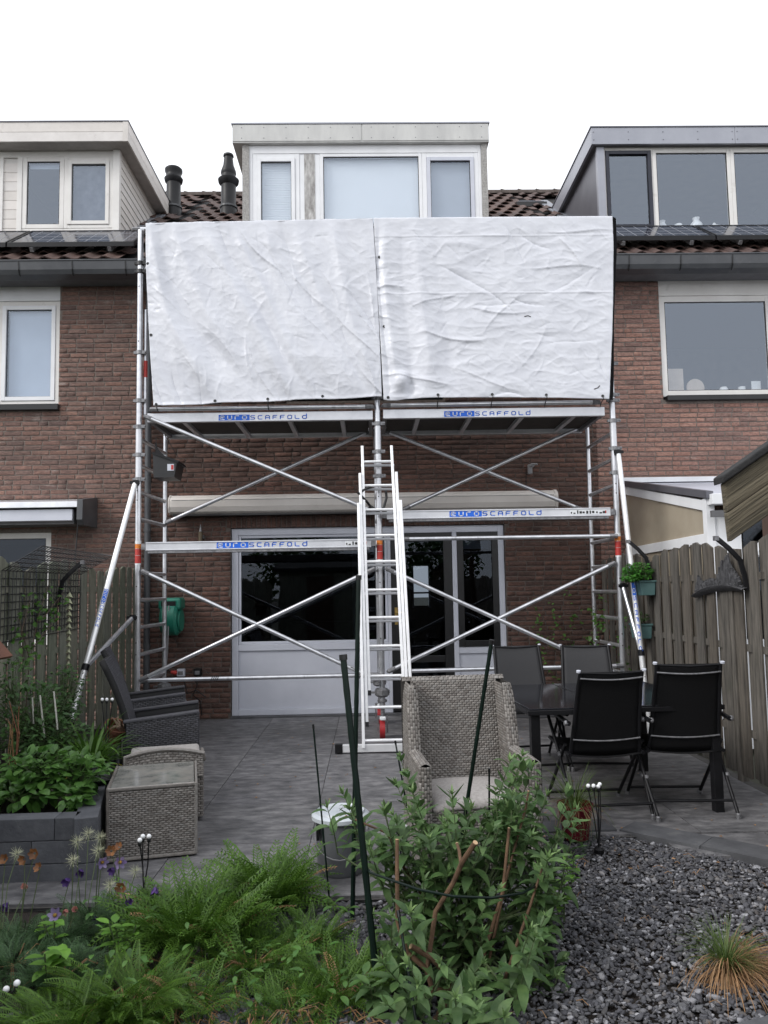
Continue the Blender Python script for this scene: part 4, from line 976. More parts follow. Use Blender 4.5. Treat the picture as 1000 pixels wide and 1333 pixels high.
mb = MB().tube([tarp_r(.62,.56)+Vector((0,-.004,0)),tarp_r(.635,.555)+Vector((0,-.006,0)),tarp_r(.648,.562)+Vector((0,-.004,0))],.004,5)
mb.tube([tarp_r(.93,.95)+Vector((0,-.004,0)),tarp_r(.945,.943)+Vector((0,-.006,0)),tarp_r(.955,.93)+Vector((0,-.004,0))],.005,5)
put('tear', mb, M['black'], tr)

# ---------------------------------------------------------------- ladder, in three sections
ld = thing('ladder', 'bright three-section aluminium ladder leaning on the middle scaffold pole', 'ladder', (.1, 7.35, 0))
LB, LT = Vector((0,7.38,0.04)), Vector((0,7.99,3.15))
def lp(x, z, off=0):      # point on the leaning plane
    t = (z-.04)/3.11; return Vector((x, 7.38+.61*t-off, z))
def zpix(py, px=490):
    # height on the leaning plane that shows at picture row py
    lo, hi = 0, 4
    for _ in range(40):
        m_ = (lo+hi)/2; Y = 7.38+.61*(m_-.04)/3.11
        if at(px, py, Y).z > m_: lo = m_
        else: hi = m_
    return lo
def xpix(px, z): return at(px, 700, 7.38+.61*(z-.04)/3.11).x
secs = [((473.4,581),(478,900),(511.8,581),(521.8,897),-.0),((470,617),(474.3,940),(517.3,616),(527,940),.035),((467.5,656),(469.5,975),(522,653),(533,975),.07)]
for k, (a, b, c, d, off) in enumerate(secs):
    for (t, u) in ((a, b), (c, d)):
        z0, z1 = zpix(t[1]), max(zpix(u[1]), .05)
        mb = MB().bar(lp(xpix(t[0],z0),z0,off), lp(xpix(u[0],z1),z1,off), .028, .052, (0,1,0))
        s = put('stile', mb, M['ladder'], ld, bevel=.003)
        e = lp(xpix(u[0],z1),z1,off)
        if k < 2: put('end_cap', MB().bar(e+Vector((0,0,.008)), e-Vector((0,.01,.035)), .032,.056,(0,1,0)), M['blackplastic'], s)
ry = [601,632,663.5,697,731,768,804,841,880,920,962]
for k, y in enumerate(ry):
    z = zpix(y); 
    if k < 9: t = (y-581)/318; xa, xb = 473.4+4.6*t, 511.8+10*t; off = 0
    elif k == 9: xa, xb, off = 474, 527, .035
    else: xa, xb, off = 469.5, 533, .07
    mb = MB().tube([lp(xpix(xa,z)+.01,z,off), lp(xpix(xb,z)-.01,z,off)], .015, 8)
    put('rung', mb, M['ladder'], ld, smooth=True)
    if k < 9:       # the rung of the section behind
        put('rung', MB().tube([lp(xpix(xa-3.5,z-.03)+.01,z-.035,-.035), lp(xpix(xb+4,z)-.01,z-.035,-.035)], .014, 8), M['alubeam'], ld, smooth=True)
fb = put('foot_bar', MB().bar((-.27,7.33,.05),(.75,7.33,.05),.05,.07), M['ladder'], ld, bevel=.004)
put('end_cap', MB().box(-.34,-.271,7.297,7.363,.008,.092), M['blackplastic'], fb, bevel=.005); put('end_cap', MB().box(.751,.81,7.297,7.363,.008,.092), M['blackplastic'], fb, bevel=.005)
stp = solo('ratchet_strap', MB().tube([(-.10,7.80,2.52),(-.02,7.84,2.44),(.05,7.90,2.36),(.11,7.93,2.33),(.17,7.95,2.38),(.20,7.98,2.48),(.19,8.0,2.60),(.16,8.02,2.63)],.013,6).tube([(.06,7.9,2.60),(-.02,7.86,2.56),(-.08,7.82,2.52)],.013,6).tube([(.02,7.84,2.38),(.12,7.88,2.32)],.018,6),
     M['black'], 'black strap lashing the ladder to the middle scaffold pole', 'strap', smooth=True)
bt = thing('tool_bin', 'dark grey plastic bin hooked on the left scaffold frame', 'bin', (-2.10,8.22,2.75))
body = MB(); prof = [(.0,1)]
x0,x1,y0,y1 = -2.245,-2.00,8.05,8.35
body.add([(x0,y0,2.74),(x1-.03,y0,2.74),(x1-.03,y1,2.74),(x0,y1,2.74),(x0-.01,y0,3.0),(x1,y0,2.90),(x1,y1,2.90),(x0-.01,y1,3.0)],[(0,3,2,1),(0,1,5,4),(1,2,6,5),(2,3,7,6),(3,0,4,7)])
b_ = put('body', body, M['black'], bt); md = b_.modifiers.new('wall','SOLIDIFY'); md.thickness = .006
put('rim', MB().bar((x0-.01,y0-.01,3.0),(x1+.02,y0-.01,2.90),.02,.025).bar((x1+.01,y0-.01,2.90),(x1+.01,y1,2.90),.02,.025), M['blackplastic'], bt)
put('divider', MB().prism([(x0,3.0),(x0-.01,3.14),(x0+.03,3.05),(x0+.12,2.96)],8.12,8.13,'Y'), M['blackplastic'], bt)
put('label_sticker', MB().box(-2.10,-2.03,y0-.006,y0-.001,2.81,2.88), M['whitegrey'], bt); put('warning_mark', MB().box(-2.06,-2.035,y0-.008,y0-.0062,2.82,2.87), M['red'], bt)
put('hanging_wire', MB().tube([(x0,8.2,3.0),(x0-.02,8.2,3.2),(x0+.05,8.3,3.24),(x0+.18,8.4,3.0)],.004,5), M['black'], bt)

# ---------------------------------------------------------------- wall fittings of the middle house
aw = thing('awning', 'closed cream awning cassette on the middle house above the glass doors', 'awning', (0,9.4,2.6))
prof = [(9.49,2.715),(9.33,2.705),(9.27,2.67),(9.245,2.63),(9.245,2.56),(9.27,2.50),(9.32,2.475),(9.49,2.475)]
put('cassette', MB().prism(prof,-2.385,2.285,'X'), M['awn'], aw, bevel=.006)
put('front_profile', MB().prism([(9.240,2.645),(9.2445,2.57),(9.2445,2.645)],-2.36,2.27,'X').box(-2.36,2.27,9.241,9.2447,2.628,2.634), M['awn'], aw)
put('closing_gap', MB().box(-2.36,2.27,9.2392,9.2407,2.6355,2.640), M['gutter'], aw)
for a, b in ((-2.405,-2.386),(2.286,2.325)): put('end_cap', MB().prism([(y,z*1.0+(.008 if z > 2.6 else -.006)) for y,z in prof],a,b,'X'), M['awn'], aw, bevel=.004)
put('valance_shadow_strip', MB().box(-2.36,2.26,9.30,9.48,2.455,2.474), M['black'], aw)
aw2 = thing('awning', 'closed grey awning with dark end cap on the left house', 'awning', (-5,9.3,2.5))
put('cassette', MB().prism([(9.49,2.70),(9.02,2.62),(9.01,2.55),(9.49,2.57)],-7,-3.40,'X'), M['alubeam'], aw2, bevel=.004)
put('front_profile', MB().prism([(9.05,2.53),(9.045,2.40),(9.09,2.39),(9.10,2.53)],-7,-3.47,'X'), M['whitegrey'], aw2)
put('underside', MB().box(-7,-3.47,9.105,9.48,2.36,2.53), M['soffit'], aw2)
put('end_cap', MB().prism([(9.49,2.72),(9.0,2.64),(8.99,2.40),(9.05,2.34),(9.49,2.34)],-3.399,-3.33,'X'), M['gutter'], aw2, bevel=.004)
put('crank_rod', MB().tube([(-3.42,9.1,2.40),(-3.44,9.12,2.2),(-3.50,9.1,1.2)],.008,6), M['black'], aw2)
rl_ = thing('hose_reel', 'green wall-mounted hose reel behind the left scaffold frame', 'hose reel', (-2.40,9.3,1.2))
put('casing', MB().lathe([(.001,-.10),(.17,-.10),(.20,-.07),(.20,.07),(.17,.10),(.001,.10)],(-2.37,9.30,1.22),28,'X'), M['greenplastic'], rl_, smooth=True)
put('top_housing', MB().box(-2.50,-2.235,9.18,9.44,1.33,1.47), M['greenplastic'], rl_, bevel=.03)
put('handle_slot', MB().box(-2.46,-2.29,9.172,9.179,1.375,1.43), M['black'], rl_)
put('drum', MB().lathe([(.001,-.005),(.10,-.005),(.13,.0),(.13,.02)],(-2.265,9.30,1.20),24,'X'), M['greenplastic'], rl_, smooth=True)
put('hose', MB().tube([(-2.36,9.14,1.38),(-2.36,9.12,1.1),(-2.37,9.12,.85),(-2.39,9.15,.66)],.008,8), M['hose'], rl_, smooth=True)
put('nozzle', MB().tube([(-2.385,9.15,.67),(-2.40,9.15,.60)],[.016,.022],10), M['blackplastic'], rl_, smooth=True)
def socket(x, z, lab, m='blackplastic'):
    t = thing('wall_socket', lab, 'socket', (x, 9.47, z)); put('box', MB().box(x-.045,x+.045,9.43,9.498,z-.04,z+.05), M[m], t, bevel=.006)
    put('cover', MB().box(x-.03,x+.03,9.42,9.4295,z-.02,z+.025), M['galv'], t, bevel=.004); return t
t = socket(-2.09,.56,'black outdoor socket left of the white panel'); 
put('cable', MB().tube([(-2.09,9.44,.52),(-2.09,9.42,.40),(-2.14,9.42,.30),(-2.05,9.43,.22),(-2.04,9.45,.05)],.007,6), M['blackplastic'], t)
t = socket(-2.29,.56,'pale outdoor socket nearest the hose reel','whitegrey')
put('red_plug', MB().tube([(-2.33,9.41,.565),(-2.40,9.40,.58)],[.03,.018],10), M['red'], t, smooth=True)
put('cable', MB().tube([(-2.40,9.40,.58),(-2.5,9.42,.66),(-2.52,9.44,.9),(-2.5,9.44,1.1)],.007,6).tube([(-2.25,9.42,.5),(-2.2,9.4,.32),(-2.1,9.4,.36),(-1.98,9.42,.27)],.007,6), M['blackplastic'], t)
t = thing('wall_lamp', 'small cylindrical bronze wall lamp above the left guard beam', 'lamp', (-2.05,9.4,2.2))
put('body', MB().lathe([(.026,2.14),(.028,2.26),(.02,2.27)],(-2.05,9.42,0),14), mat('bronze_lamp',(.09,.07,.045),(.14,.11,.07),rough=.4,metal=.5), t, smooth=True)
put('bracket', MB().box(-2.08,-2.02,9.455,9.498,2.19,2.23).lathe([(.02,2.271),(.008,2.33),(.004,2.36)],(-2.05,9.42,0),10), M['galv'], t)
t = thing('outdoor_sensor', 'pale outdoor sensor bracket on the brick above the awning', 'sensor', (2.04,9.4,3.0))
put('bracket', MB().box(2.01,2.06,9.44,9.498,2.93,3.05).tube([(2.035,9.44,3.02),(2.06,9.36,3.04),(2.10,9.33,3.03)],.014,8), M['hose'], t, bevel=.004)
put('sensor_head', MB().ball((2.05,9.39,3.03),.028,12), M['hose'], t, smooth=True)
put('cable', MB().tube([(1.99,9.49,2.98),(1.985,9.493,2.80),(1.985,9.493,2.72)],.006,5), M['blackplastic'], t)

# ---------------------------------------------------------------- fences
def fence(name, X, y0, y1, side, m, label, top=1.74, arch=.10, pw=1.80, ph=0., hb=.02):
    t = thing(name, label, 'fence', (X, (y0+y1)/2, 0))
    y = y1-.02; k = 0
    while y > y0:
        pos = (y1-y)/pw; fr_ = (pos+ph) % 1; panel = int(pos+ph)
        h = top+arch*math.sin(PI*fr_)**.8+random.uniform(-.012,.012)
        front = k % 2 == 0
        w_ = random.uniform(.132,.146); dx = side*(.016 if front else -.016)
        bx = X+dx; z0 = random.uniform(.0,.04)+hb
        bow = random.uniform(-.004,.004)
        c = [(y-w_,), (y,)]
        tilt = random.uniform(-.003,.003)
        e = .02
        lo, hi = (bx-.008, bx+.008)
        vs = []
        for xx in (lo, hi):
            for (yy, zz) in ((y-w_, z0),(y, z0),(y+tilt, h-e*(fr_<.5)),(y-w_*.5+tilt, h+.006),(y-w_+tilt, h-e*(fr_>=.5))): vs.append((xx, yy, zz))
        put('board', MB().add(vs, [(0,1,2,3,4),(9,8,7,6,5)]+[(i,(i+1)%5+0,(i+1)%5+5,i+5) for i in range(5)]), M[m], t)
        y -= .122; k += 1
    # posts and rails
    n = int((y1-y0)/pw)+1
    for k in range(n+1):
        yy = y1-(k-ph)*pw
        if y0 <= yy <= y1+.05: put('post', MB().box(X-.03,X+.03,yy-.032,yy+.032,-.1,top-.02), M[m], t)
    for z in (.35,1.0,1.55): put('rail', MB().box(X-.0075,X+.0075,y0,y1,z,z+.055), M[m], t)
    return t
fence('garden_fence', -2.84, 2.2, 9.46, 1, 'wood_l', 'greenish-grey board fence on the left behind the raised bed', ph=.35)
fence('garden_fence', 2.90, 2.0, 9.46, -1, 'wood_r', 'brown-grey board fence on the right behind the dining table', top=1.78, ph=.12)
fence('garden_fence', -2.84, -3.0, 2.15, 1, 'wood_l', 'near stretch of the left board fence beside the camera', ph=.1)
fence('garden_fence', 2.95, -3.0, 1.95, -1, 'wood_r', 'near stretch of the right board fence beside the camera', ph=.1)

# conservatory of the right-hand neighbour
cv = thing('conservatory', 'white-framed lean-to conservatory with beige side panel beyond the right fence', 'conservatory', (4.2,8.3,0))
XC = 3.22; yb, yn = 9.46, 7.22
zt = lambda y: 2.22+(y-yn)*(2.66-2.22)/(yb-yn)
def slab_x(mb, pts, xa, xb): return mb.prism(pts, xa, xb, 'X')
put('side_rail', slab_x(MB(), [(yn,zt(yn)),(yb,zt(yb)),(yb,zt(yb)+.10),(yn,zt(yn)+.10)], XC-.03, XC+.03), M['white'], cv, bevel=.003, label='sloping top rail')
put('side_rail', slab_x(MB(), [(yn,1.90),(yb,1.88),(yb,1.98),(yn,2.0)], XC-.03, XC+.03), M['white'], cv, bevel=.003)
put('side_rail', slab_x(MB(), [(yn,.0),(yb,.0),(yb,.1),(yn,.1)], XC-.03, XC+.03), M['white'], cv)
put('side_panel', slab_x(MB(), [(yn+.05,2.0),(yb-.05,1.98),(yb-.05,zt(yb)),(yn+.05,zt(yn))], XC-.006, XC+.004), M['poly'], cv)
put('side_panel', slab_x(MB(), [(yn+.05,.1),(yb-.05,.1),(yb-.05,1.88),(yn+.05,1.9)], XC-.006, XC+.004), M['poly'], cv)
put('corner_post', MB().box(XC-.032,XC+.05,yn-.08,yn,.0,2.33), M['white'], cv, bevel=.003)
put('corner_post', MB().box(XC-.03,XC+.03,yb-.0495,yb,.101,1.878), M['white'], cv)
put('front_panel', MB().box(XC+.055,XC+.30,yn-.06,yn-.03,.0,2.2).box(XC+.30,7,yn-.06,yn-.03,.0,1.0), M['white'], cv)
put('pane', MB().box(XC+.32,6.9,yn-.05,yn-.044,1.02,2.18), M['glassdark'], cv)
put('front_gutter', MB().box(XC-.02,7,yn-.20,yn-.085,2.26,2.36), M['white'], cv, bevel=.005)
put('front_gutter', MB().box(XC-.04,7,yn-.22,yn-.18,2.14,2.2), M['soffit'], cv, label='dark strip below the gutter')
put('roof_glazing', MB().prism([(yn-.12,zt(yn)+.115),(yb,zt(yb)+.115),(yb,zt(yb)+.135),(yn-.12,zt(yn)+.135)],XC+.02,7,'X'), M['whitegrey'], cv)
put('verge_strip', MB().prism([(yn-.14,zt(yn)+.102),(yb,zt(yb)+.102),(yb,zt(yb)+.17),(yn-.14,zt(yn)+.17)],XC-.05,XC+.018,'X'), M['zincdark'], cv, label='dark glazed verge')
put('wall_plate', MB().box(XC-.05,7,9.40,9.49,2.80,2.86), M['white'], cv)
put('diagonal_brace', MB().bar((3.55,7.0,1.78),(4.05,7.0,2.28),.05,.16,(0,1,0)), M['white'], cv)

# timber shed roof end at the right
sh = thing('shed_canopy', 'weathered timber roof edge of a lean-to jutting in at the right', 'canopy', (1.9,2.9,0))
a = at(952,705,2.88); u_ = (at(1000,671,2.88)-a).normalized(); nv_ = at(943,629,2.88)-a; hh_ = nv_.length/.228
def slant(mb, y0, y1, h0, h1, s0, s1):
    n_ = nv_.normalized()*hh_
    vs = []
    for yy in (y0,y1):
        for s_, h_ in ((s0,h0),(s1,h0),(s1,h1),(s0,h1)): p = a+u_*s_+n_*h_; vs.append((p.x,yy,p.z))
    return mb.add(vs,[(0,1,2,3),(7,6,5,4),(0,4,5,1),(1,5,6,2),(2,6,7,3),(3,7,4,0)])
M['beamwood'].node_tree  # grain runs along the slope
def slant_wood():
    m = mat('weathered_board_grain', (.022,.019,.012), (.105,.088,.058), scale=5, rough=.85, bump=.8, space='obj', c3=(.18,.155,.108), detail=9, mottle=((.05,.055,.025),3,.55,.8))
    nt = m.node_tree; tc = [n for n in nt.nodes if n.type == 'TEX_COORD'][0]; mp = nt.nodes.new('ShaderNodeMapping')
    mp.vector_type = 'TEXTURE'; mp.inputs['Rotation'].default_value = (0, -math.atan2(u_.z,u_.x), 0); mp.inputs['Scale'].default_value = (4,.5,.16)
    mp.inputs['Scale'].default_value = (3.0,.3,.12)
    for l in list(nt.links):
        if l.from_node == tc: s_ = l.to_socket; nt.links.remove(l); nt.links.new(mp.outputs[0], s_)
    nt.links.new(tc.outputs['Object'], mp.inputs[0]); return m
sw = slant_wood()
put('fascia_board', slant(MB(),2.88,2.915,0,.112,0,1.2), sw, sh, bevel=.004)
put('fascia_board', slant(MB(),2.88,2.915,.114,.228,.0,1.2), sw, sh, bevel=.004)
put('roofing_felt', slant(MB(),2.86,2.95,.232,.262,-.012,1.2), M['felt'], sh, bevel=.006)
put('rafter', slant(MB(),2.92,2.96,.02,.22,.25,.33), sw, sh)
put('post', MB().box(2.2,2.29,2.4,2.49,0,2.2), M['brownpost'], sh)
p_ = thing('timber_post', 'plain brown post rising behind the right fence at the picture edge', 'post', (3.05,5.75,0)); put('shaft', MB().box(3.02,3.11,5.72,5.81,-.05,2.35), M['brownpost'], p_, bevel=.004)
put('cap', MB().box(3.01,3.12,5.71,5.82,2.351,2.375), M['brownpost'], p_)

# back of the garden, behind the camera (seen in the panes)
t = thing('garden_shed', 'dark timber shed behind the camera at the garden end', 'shed', (-1.4,-3.6,0))
put('wall', MB().box(-2.6,-.2,-4.6,-3.0,0,2.1), M['wood_l'], t); put('roof', MB().prism([(-4.7,2.1),(-2.85,2.1),(-2.85,2.2),(-4.7,2.5)],-2.7,-.1,'X'), M['felt'], t)
put('door', MB().box(-1.8,-1.0,-2.99,-2.96,.05,1.95), M['brownpost'], t)
t = thing('garden_fence', 'board fence closing the garden behind the camera', 'fence', (1.4,-3.1,0))
for k in range(26): x = -.15+k*.12; put('board', MB().box(x,x+.14,-3.1-(k%2)*.02,-3.085-(k%2)*.02,0,1.8), M['wood_r'], t)

# ================================================================= FURNITURE
def wicker(parent, name, S, nu, nv, mw='wick', mb_='wickback', h=.0045, flip=False, local=True, thick=.02):
    """S(u,v) -> point; a dark underweave sheet with woven strands standing proud of it"""
    e = 1e-3
    def N(u, v):
        p = Vector(S(u, v)); a = Vector(S(min(u+e,1), v))-Vector(S(max(u-e,0), v)); b = Vector(S(u, min(v+e,1)))-Vector(S(u, max(v-e,0)))
        n = a.cross(b); n.normalize(); return -n if flip else n
    back = MB().sheet(lambda u, v: Vector(S(u, v))-N(u, v)*.0008, 10, 10)
    o = put(name, back, M[mb_], parent, local=local, smooth=True)
    if thick: md = o.modifiers.new('thickness', 'SOLIDIFY'); md.thickness = thick; md.offset = 1 if flip else -1
    mb = MB()
    for j in range(nv):
        v0, v1 = (j+.06)/nv, (j+.94)/nv
        i = -(j % 2)
        while i < nu:
            a, b = max(i+.05, 0), min(i+1.95, nu)
            if b-a > .3:
                L = b-a; us = [a/nu, (a+.22*L)/nu, (a+.78*L)/nu, b/nu]; hs = [-.0004, h, h, -.0004]
                jj = random.uniform(.8, 1.15); base = len(mb.v)
                for vv, kk in ((v0, .55), ((v0+v1)/2, 1), (v1, .55)):
                    for u, hh in zip(us, hs): mb.v.append(tuple(Vector(S(u, vv))+N(u, vv)*(hh*jj*kk)))
                for r in (0, 4):
                    for c in range(3): q = base+r+c; mb.f.append((q, q+1, q+5, q+4) if not flip else (q+4, q+5, q+1, q))
            i += 2
    put('weave', mb, M[mw], o, local=local, smooth=False, kind='stuff'); return o
def planar(A, B, C, D=None):     # A origin, B at u=1, C at v=1
    A, B, C = Vector(A), Vector(B), Vector(C); D = Vector(D) if D else None
    if D is None: return lambda u, v: A+(B-A)*u+(C-A)*v
    return lambda u, v: A*(1-u)*(1-v)+B*u*(1-v)+C*v*(1-u)+D*u*v
# woven side table
t = thing('wicker_side_table', 'square grey-brown wicker side table with glass top beside the raised bed', 'side table', (-1.335,4.86,0), R(13))
hx, hy, H = .245, .30, .415
for A, B, C, nu in (((-hx,-hy,.02),(hx,-hy,.02),(-hx,-hy,H-.02),22),((hx,-hy,.02),(hx,hy,.02),(hx,-hy,H-.02),26),((hx,hy,.02),(-hx,hy,.02),(hx,hy,H-.02),22),((-hx,hy,.02),(-hx,-hy,.02),(-hx,hy,H-.02),26)):
    wicker(t,'side_panel',planar(A,B,C),int(nu*1.35),31,h=.005)
wicker(t,'top_panel',planar((-hx+.01,-hy+.01,H-.012),(hx-.01,-hy+.01,H-.012),(-hx+.01,hy-.01,H-.012)),24,30,h=.004,thick=.01)
for z in (H-.006,.02): put('rim', MB().tube([(-hx,-hy,z),(hx,-hy,z),(hx,hy,z),(-hx,hy,z),(-hx,-hy,z)],.011,8), M['wick'], t, local=True, smooth=True)
for sx in (-1,1):
    for sy in (-1,1): put('corner_strand', MB().tube([(sx*hx,sy*hy,.02),(sx*hx,sy*hy,H)],.009,8), M['wick'], t, local=True, smooth=True)
put('glass_top', MB().box(-hx+.012,hx-.012,-hy+.012,hy-.012,H-.003,H+.003), M['tableglass'], t, local=True, bevel=.002)
# grey-brown wing chair
wc = thing('wicker_wing_chair', 'large grey-brown wicker wing chair with pale seat cushion facing the camera', 'armchair', (.538,4.38,0), R(5))
def ztop(y):
    s = min(max((y+.02)/.17, 0), 1); s = s*s*(3-2*s); return .60+.03*(y+.3)+(.965-.60)*s
yb_ = lambda z: .235+.13*max(0,(z-.38))/.6
for sx in (-1, 1):
    S1 = (lambda sx: lambda u, v: Vector((sx*(.355-.008*v), -.30+.60*u+ (.03*v*u), .07+.53*v)))(sx)
    wicker(wc,'side_panel',S1,38,40,flip=sx < 0,thick=.03)
    S2 = (lambda sx: lambda u, v: Vector((sx*(.285-.004*v), -.29+.58*u+(.03*v*u), .36+.24*v)))(sx)
    wicker(wc,'inner_panel',S2,30,16,flip=sx > 0,thick=0)
    wicker(wc,'wing',(lambda sx: lambda u, v: Vector((sx*(.349-.010*v-.02*v**6), .075+.10*v+(.25-.05*v)*u, .60+.365*v)))(sx),14,23,flip=sx < 0,thick=0)
    wicker(wc,'wing_inner',(lambda sx: lambda u, v: Vector((sx*(.277-.004*v), .075+.10*v+(.20-.03*v)*u, .60+.36*v)))(sx),11,23,flip=sx > 0,thick=0)
    wicker(wc,'wing_front',(lambda sx: lambda u, v: Vector((sx*(.276+.073*v-.02*(u**6)*v), .072+.10*u-.012*math.sin(PI*v), .60+.365*u)))(sx),18,5,flip=sx > 0,thick=0)
    S3 = (lambda sx: lambda u, v: Vector((sx*(.280+.072*v), -.308+.39*u, .60+.018*math.sin(PI*v))))(sx)
    wicker(wc,'arm_top',S3,20,5,flip=sx > 0,thick=0)
    S4 = (lambda sx: lambda u, v: Vector((sx*(.282+.073*v), -.306-.014*math.sin(PI*v), .06+.545*u)))(sx)
    wicker(wc,'arm_front',S4,28,5,flip=sx > 0,thick=0)
Sb = lambda u, v: Vector((-.29+.58*u, yb_(.36+.61*v)-.012*math.sin(PI*u), .36+.605*v))
wicker(wc,'back_panel',Sb,36,46,h=.005)
wicker(wc,'back_outer',lambda u, v: Vector((.35-.70*u, .335+.06*v, .07+.90*v)),38,56,thick=0)
wicker(wc,'top_roll',lambda u, v: Vector((-.345+.69*u, yb_(.97)+.0+.055*v, .965+.022*math.sin(PI*v))),44,4,thick=0)
wicker(wc,'seat_apron',planar((-.285,-.29,.07),(.285,-.29,.07),(-.285,-.29,.37)),30,19)
cu = MB().sheet(lambda u, v: Vector((-.275+.55*u, -.30+.54*v, .385+.055*(1-abs(2*u-1)**6)*(1-abs(2*v-1)**6))), 16, 16)
o = put('seat_cushion', cu, M['cushion'], wc, local=True, smooth=True); md = o.modifiers.new('thickness','SOLIDIFY'); md.thickness=.03; md.offset = -1
for sx in (-.3,.3):
    for sy in (-.27,.30): put('leg', MB().box(sx-.02,sx+.02,sy-.02,sy+.02,0,.075), M['blackplastic'], wc, local=True)
for c_ in list(wc.children): c_.scale.x = .915
# dark recliners
def recliner(loc, rz, label):
    t = thing('wicker_recliner', label, 'armchair', loc, rz, 'dark wicker recliners along the raised bed')
    for sx in (-1,1):
        S = (lambda sx: lambda u, v: Vector((sx*.30, -.30+.52*u, .12+(.50-.05*u)*v)))(sx)
        wicker(t,'side_panel',S,26,34,'wickdark','wickdarkback',flip=sx<0,thick=.05,h=.004)
        wicker(t,'arm_front',(lambda sx: lambda u, v: Vector((sx*(.25+.05*u), -.303, .12+.50*v)))(sx),6,34,'wickdark','wickdarkback',flip=sx<0,thick=0)
        put('arm_rest', MB().bar((sx*.275,-.305,.628),(sx*.275,.24,.58),.07,.022), M['wickdark'], t, local=True, bevel=.006)
        for y in (-.28,.2): put('leg', MB().tube([(sx*.275,y,.12),(sx*.275,y,.02)],[.02,.014],8), M['blackplastic'], t, local=True); 
        for y in (-.28,.2): put('foot', MB().tube([(sx*.275,y,.02),(sx*.275,y,0)],.016,8), M['galv'], t, local=True)
    bk = lambda u, v: Vector((-.245+.49*u, .15+.10*v+.13*v*v, .34+.70*v))
    wicker(t,'back_panel',bk,22,46,'wickdark','wickdarkback',thick=.045,h=.003)
    wicker(t,'seat_panel',planar((-.25,-.30,.36),(.25,-.30,.36),(-.25,.2,.34)),20,36,'wickdark','wickdarkback',thick=.06)
    wicker(t,'seat_apron',planar((-.25,-.302,.12),(.25,-.302,.12),(-.25,-.302,.355)),20,20,'wickdark','wickdarkback',thick=.02)
    return t
recliner((-1.66,6.14,0), R(103), 'near dark grey wicker recliner with tilted high back beside the raised bed')
r2 = recliner((-2.02,7.2,0), R(104), 'far dark grey wicker armchair half hidden behind the near recliner')
for c in list(r2.children):
    pass
put('seat_cloth', MB().sheet(lambda u, v: Vector((-.24+.48*u, -.31+.08*v*1, .37+.012*math.sin(9*u)-.07*(1-v)**2)),10,6), M['greycloth'], bpy.data.objects['wicker_recliner'], local=True, smooth=True)
# low stool with curved rim
t = thing('wicker_stool', 'low brown wicker stool with curved rim and grey cushion behind the side table', 'stool', (-1.43,5.46,0), R(14))
hz = lambda u: .40+.085*math.sin(PI*min(max(u*.62+.2,0),1))
wicker(t,'side_panel',planar((-.25,-.22,.03),(.25,-.22,.03),(-.25,-.22,.38)),28,22)
wicker(t,'rim_panel',lambda u, v: Vector((-.25+.5*u, -.24+.02*v, .30+(hz(u)-.30)*v)),28,11,thick=.03)
wicker(t,'side_panel',planar((.25,-.22,.03),(.25,.25,.03),(.25,-.22,.38)),20,32)
wicker(t,'side_panel',planar((.25,.25,.03),(-.25,.25,.03),(.25,.25,.38)),20,32)
wicker(t,'side_panel',planar((-.25,.25,.03),(-.25,-.22,.03),(-.25,.25,.38)),20,32)
put('rim', MB().tube([(-.25,-.22,.38)]+[(-.25+.5*u,-.22,hz(u)) for u in [i/12 for i in range(13)]]+[(.255,-.20,.40),(.255,.2,.39)],.014,8), M['wick'], t, local=True, smooth=True)
put('cushion', MB().box(-.235,.235,-.19,.235,.37,.43), M['cushion'], t, local=True, bevel=.02)

# dining table and sling chairs
t = thing('dining_table', 'dark glass-topped garden dining table between the sling chairs', 'table', (1.66,5.80,0), R(4))
put('table_top', MB().box(-.66,.66,-.64,.62,.712,.722), M['tabletop'], t, local=True, bevel=.002)
f_ = MB(); frame4(f_,-.67,.67,-.65,.63,0,0,.04)
fm = MB()
for a_ in ((-.675,.675,-.655,-.615),(-.675,.675,.595,.635),(-.675,-.635,-.615,.595),(.635,.675,-.615,.595)): fm.box(a_[0],a_[1],a_[2],a_[3],.68,.711)
put('table_frame', fm, M['blackplastic'], t, local=True, bevel=.003)
put('top_seam', MB().box(-.12,-.112,-.64,.62,.7222,.7235), M['black'], t, local=True)
for sx in (-.62,.62):
    for sy in (-.60,.58): put('leg', MB().box(sx-.03,sx+.03,sy-.03,sy+.03,0,.679), M['blackplastic'], t, local=True, bevel=.003)
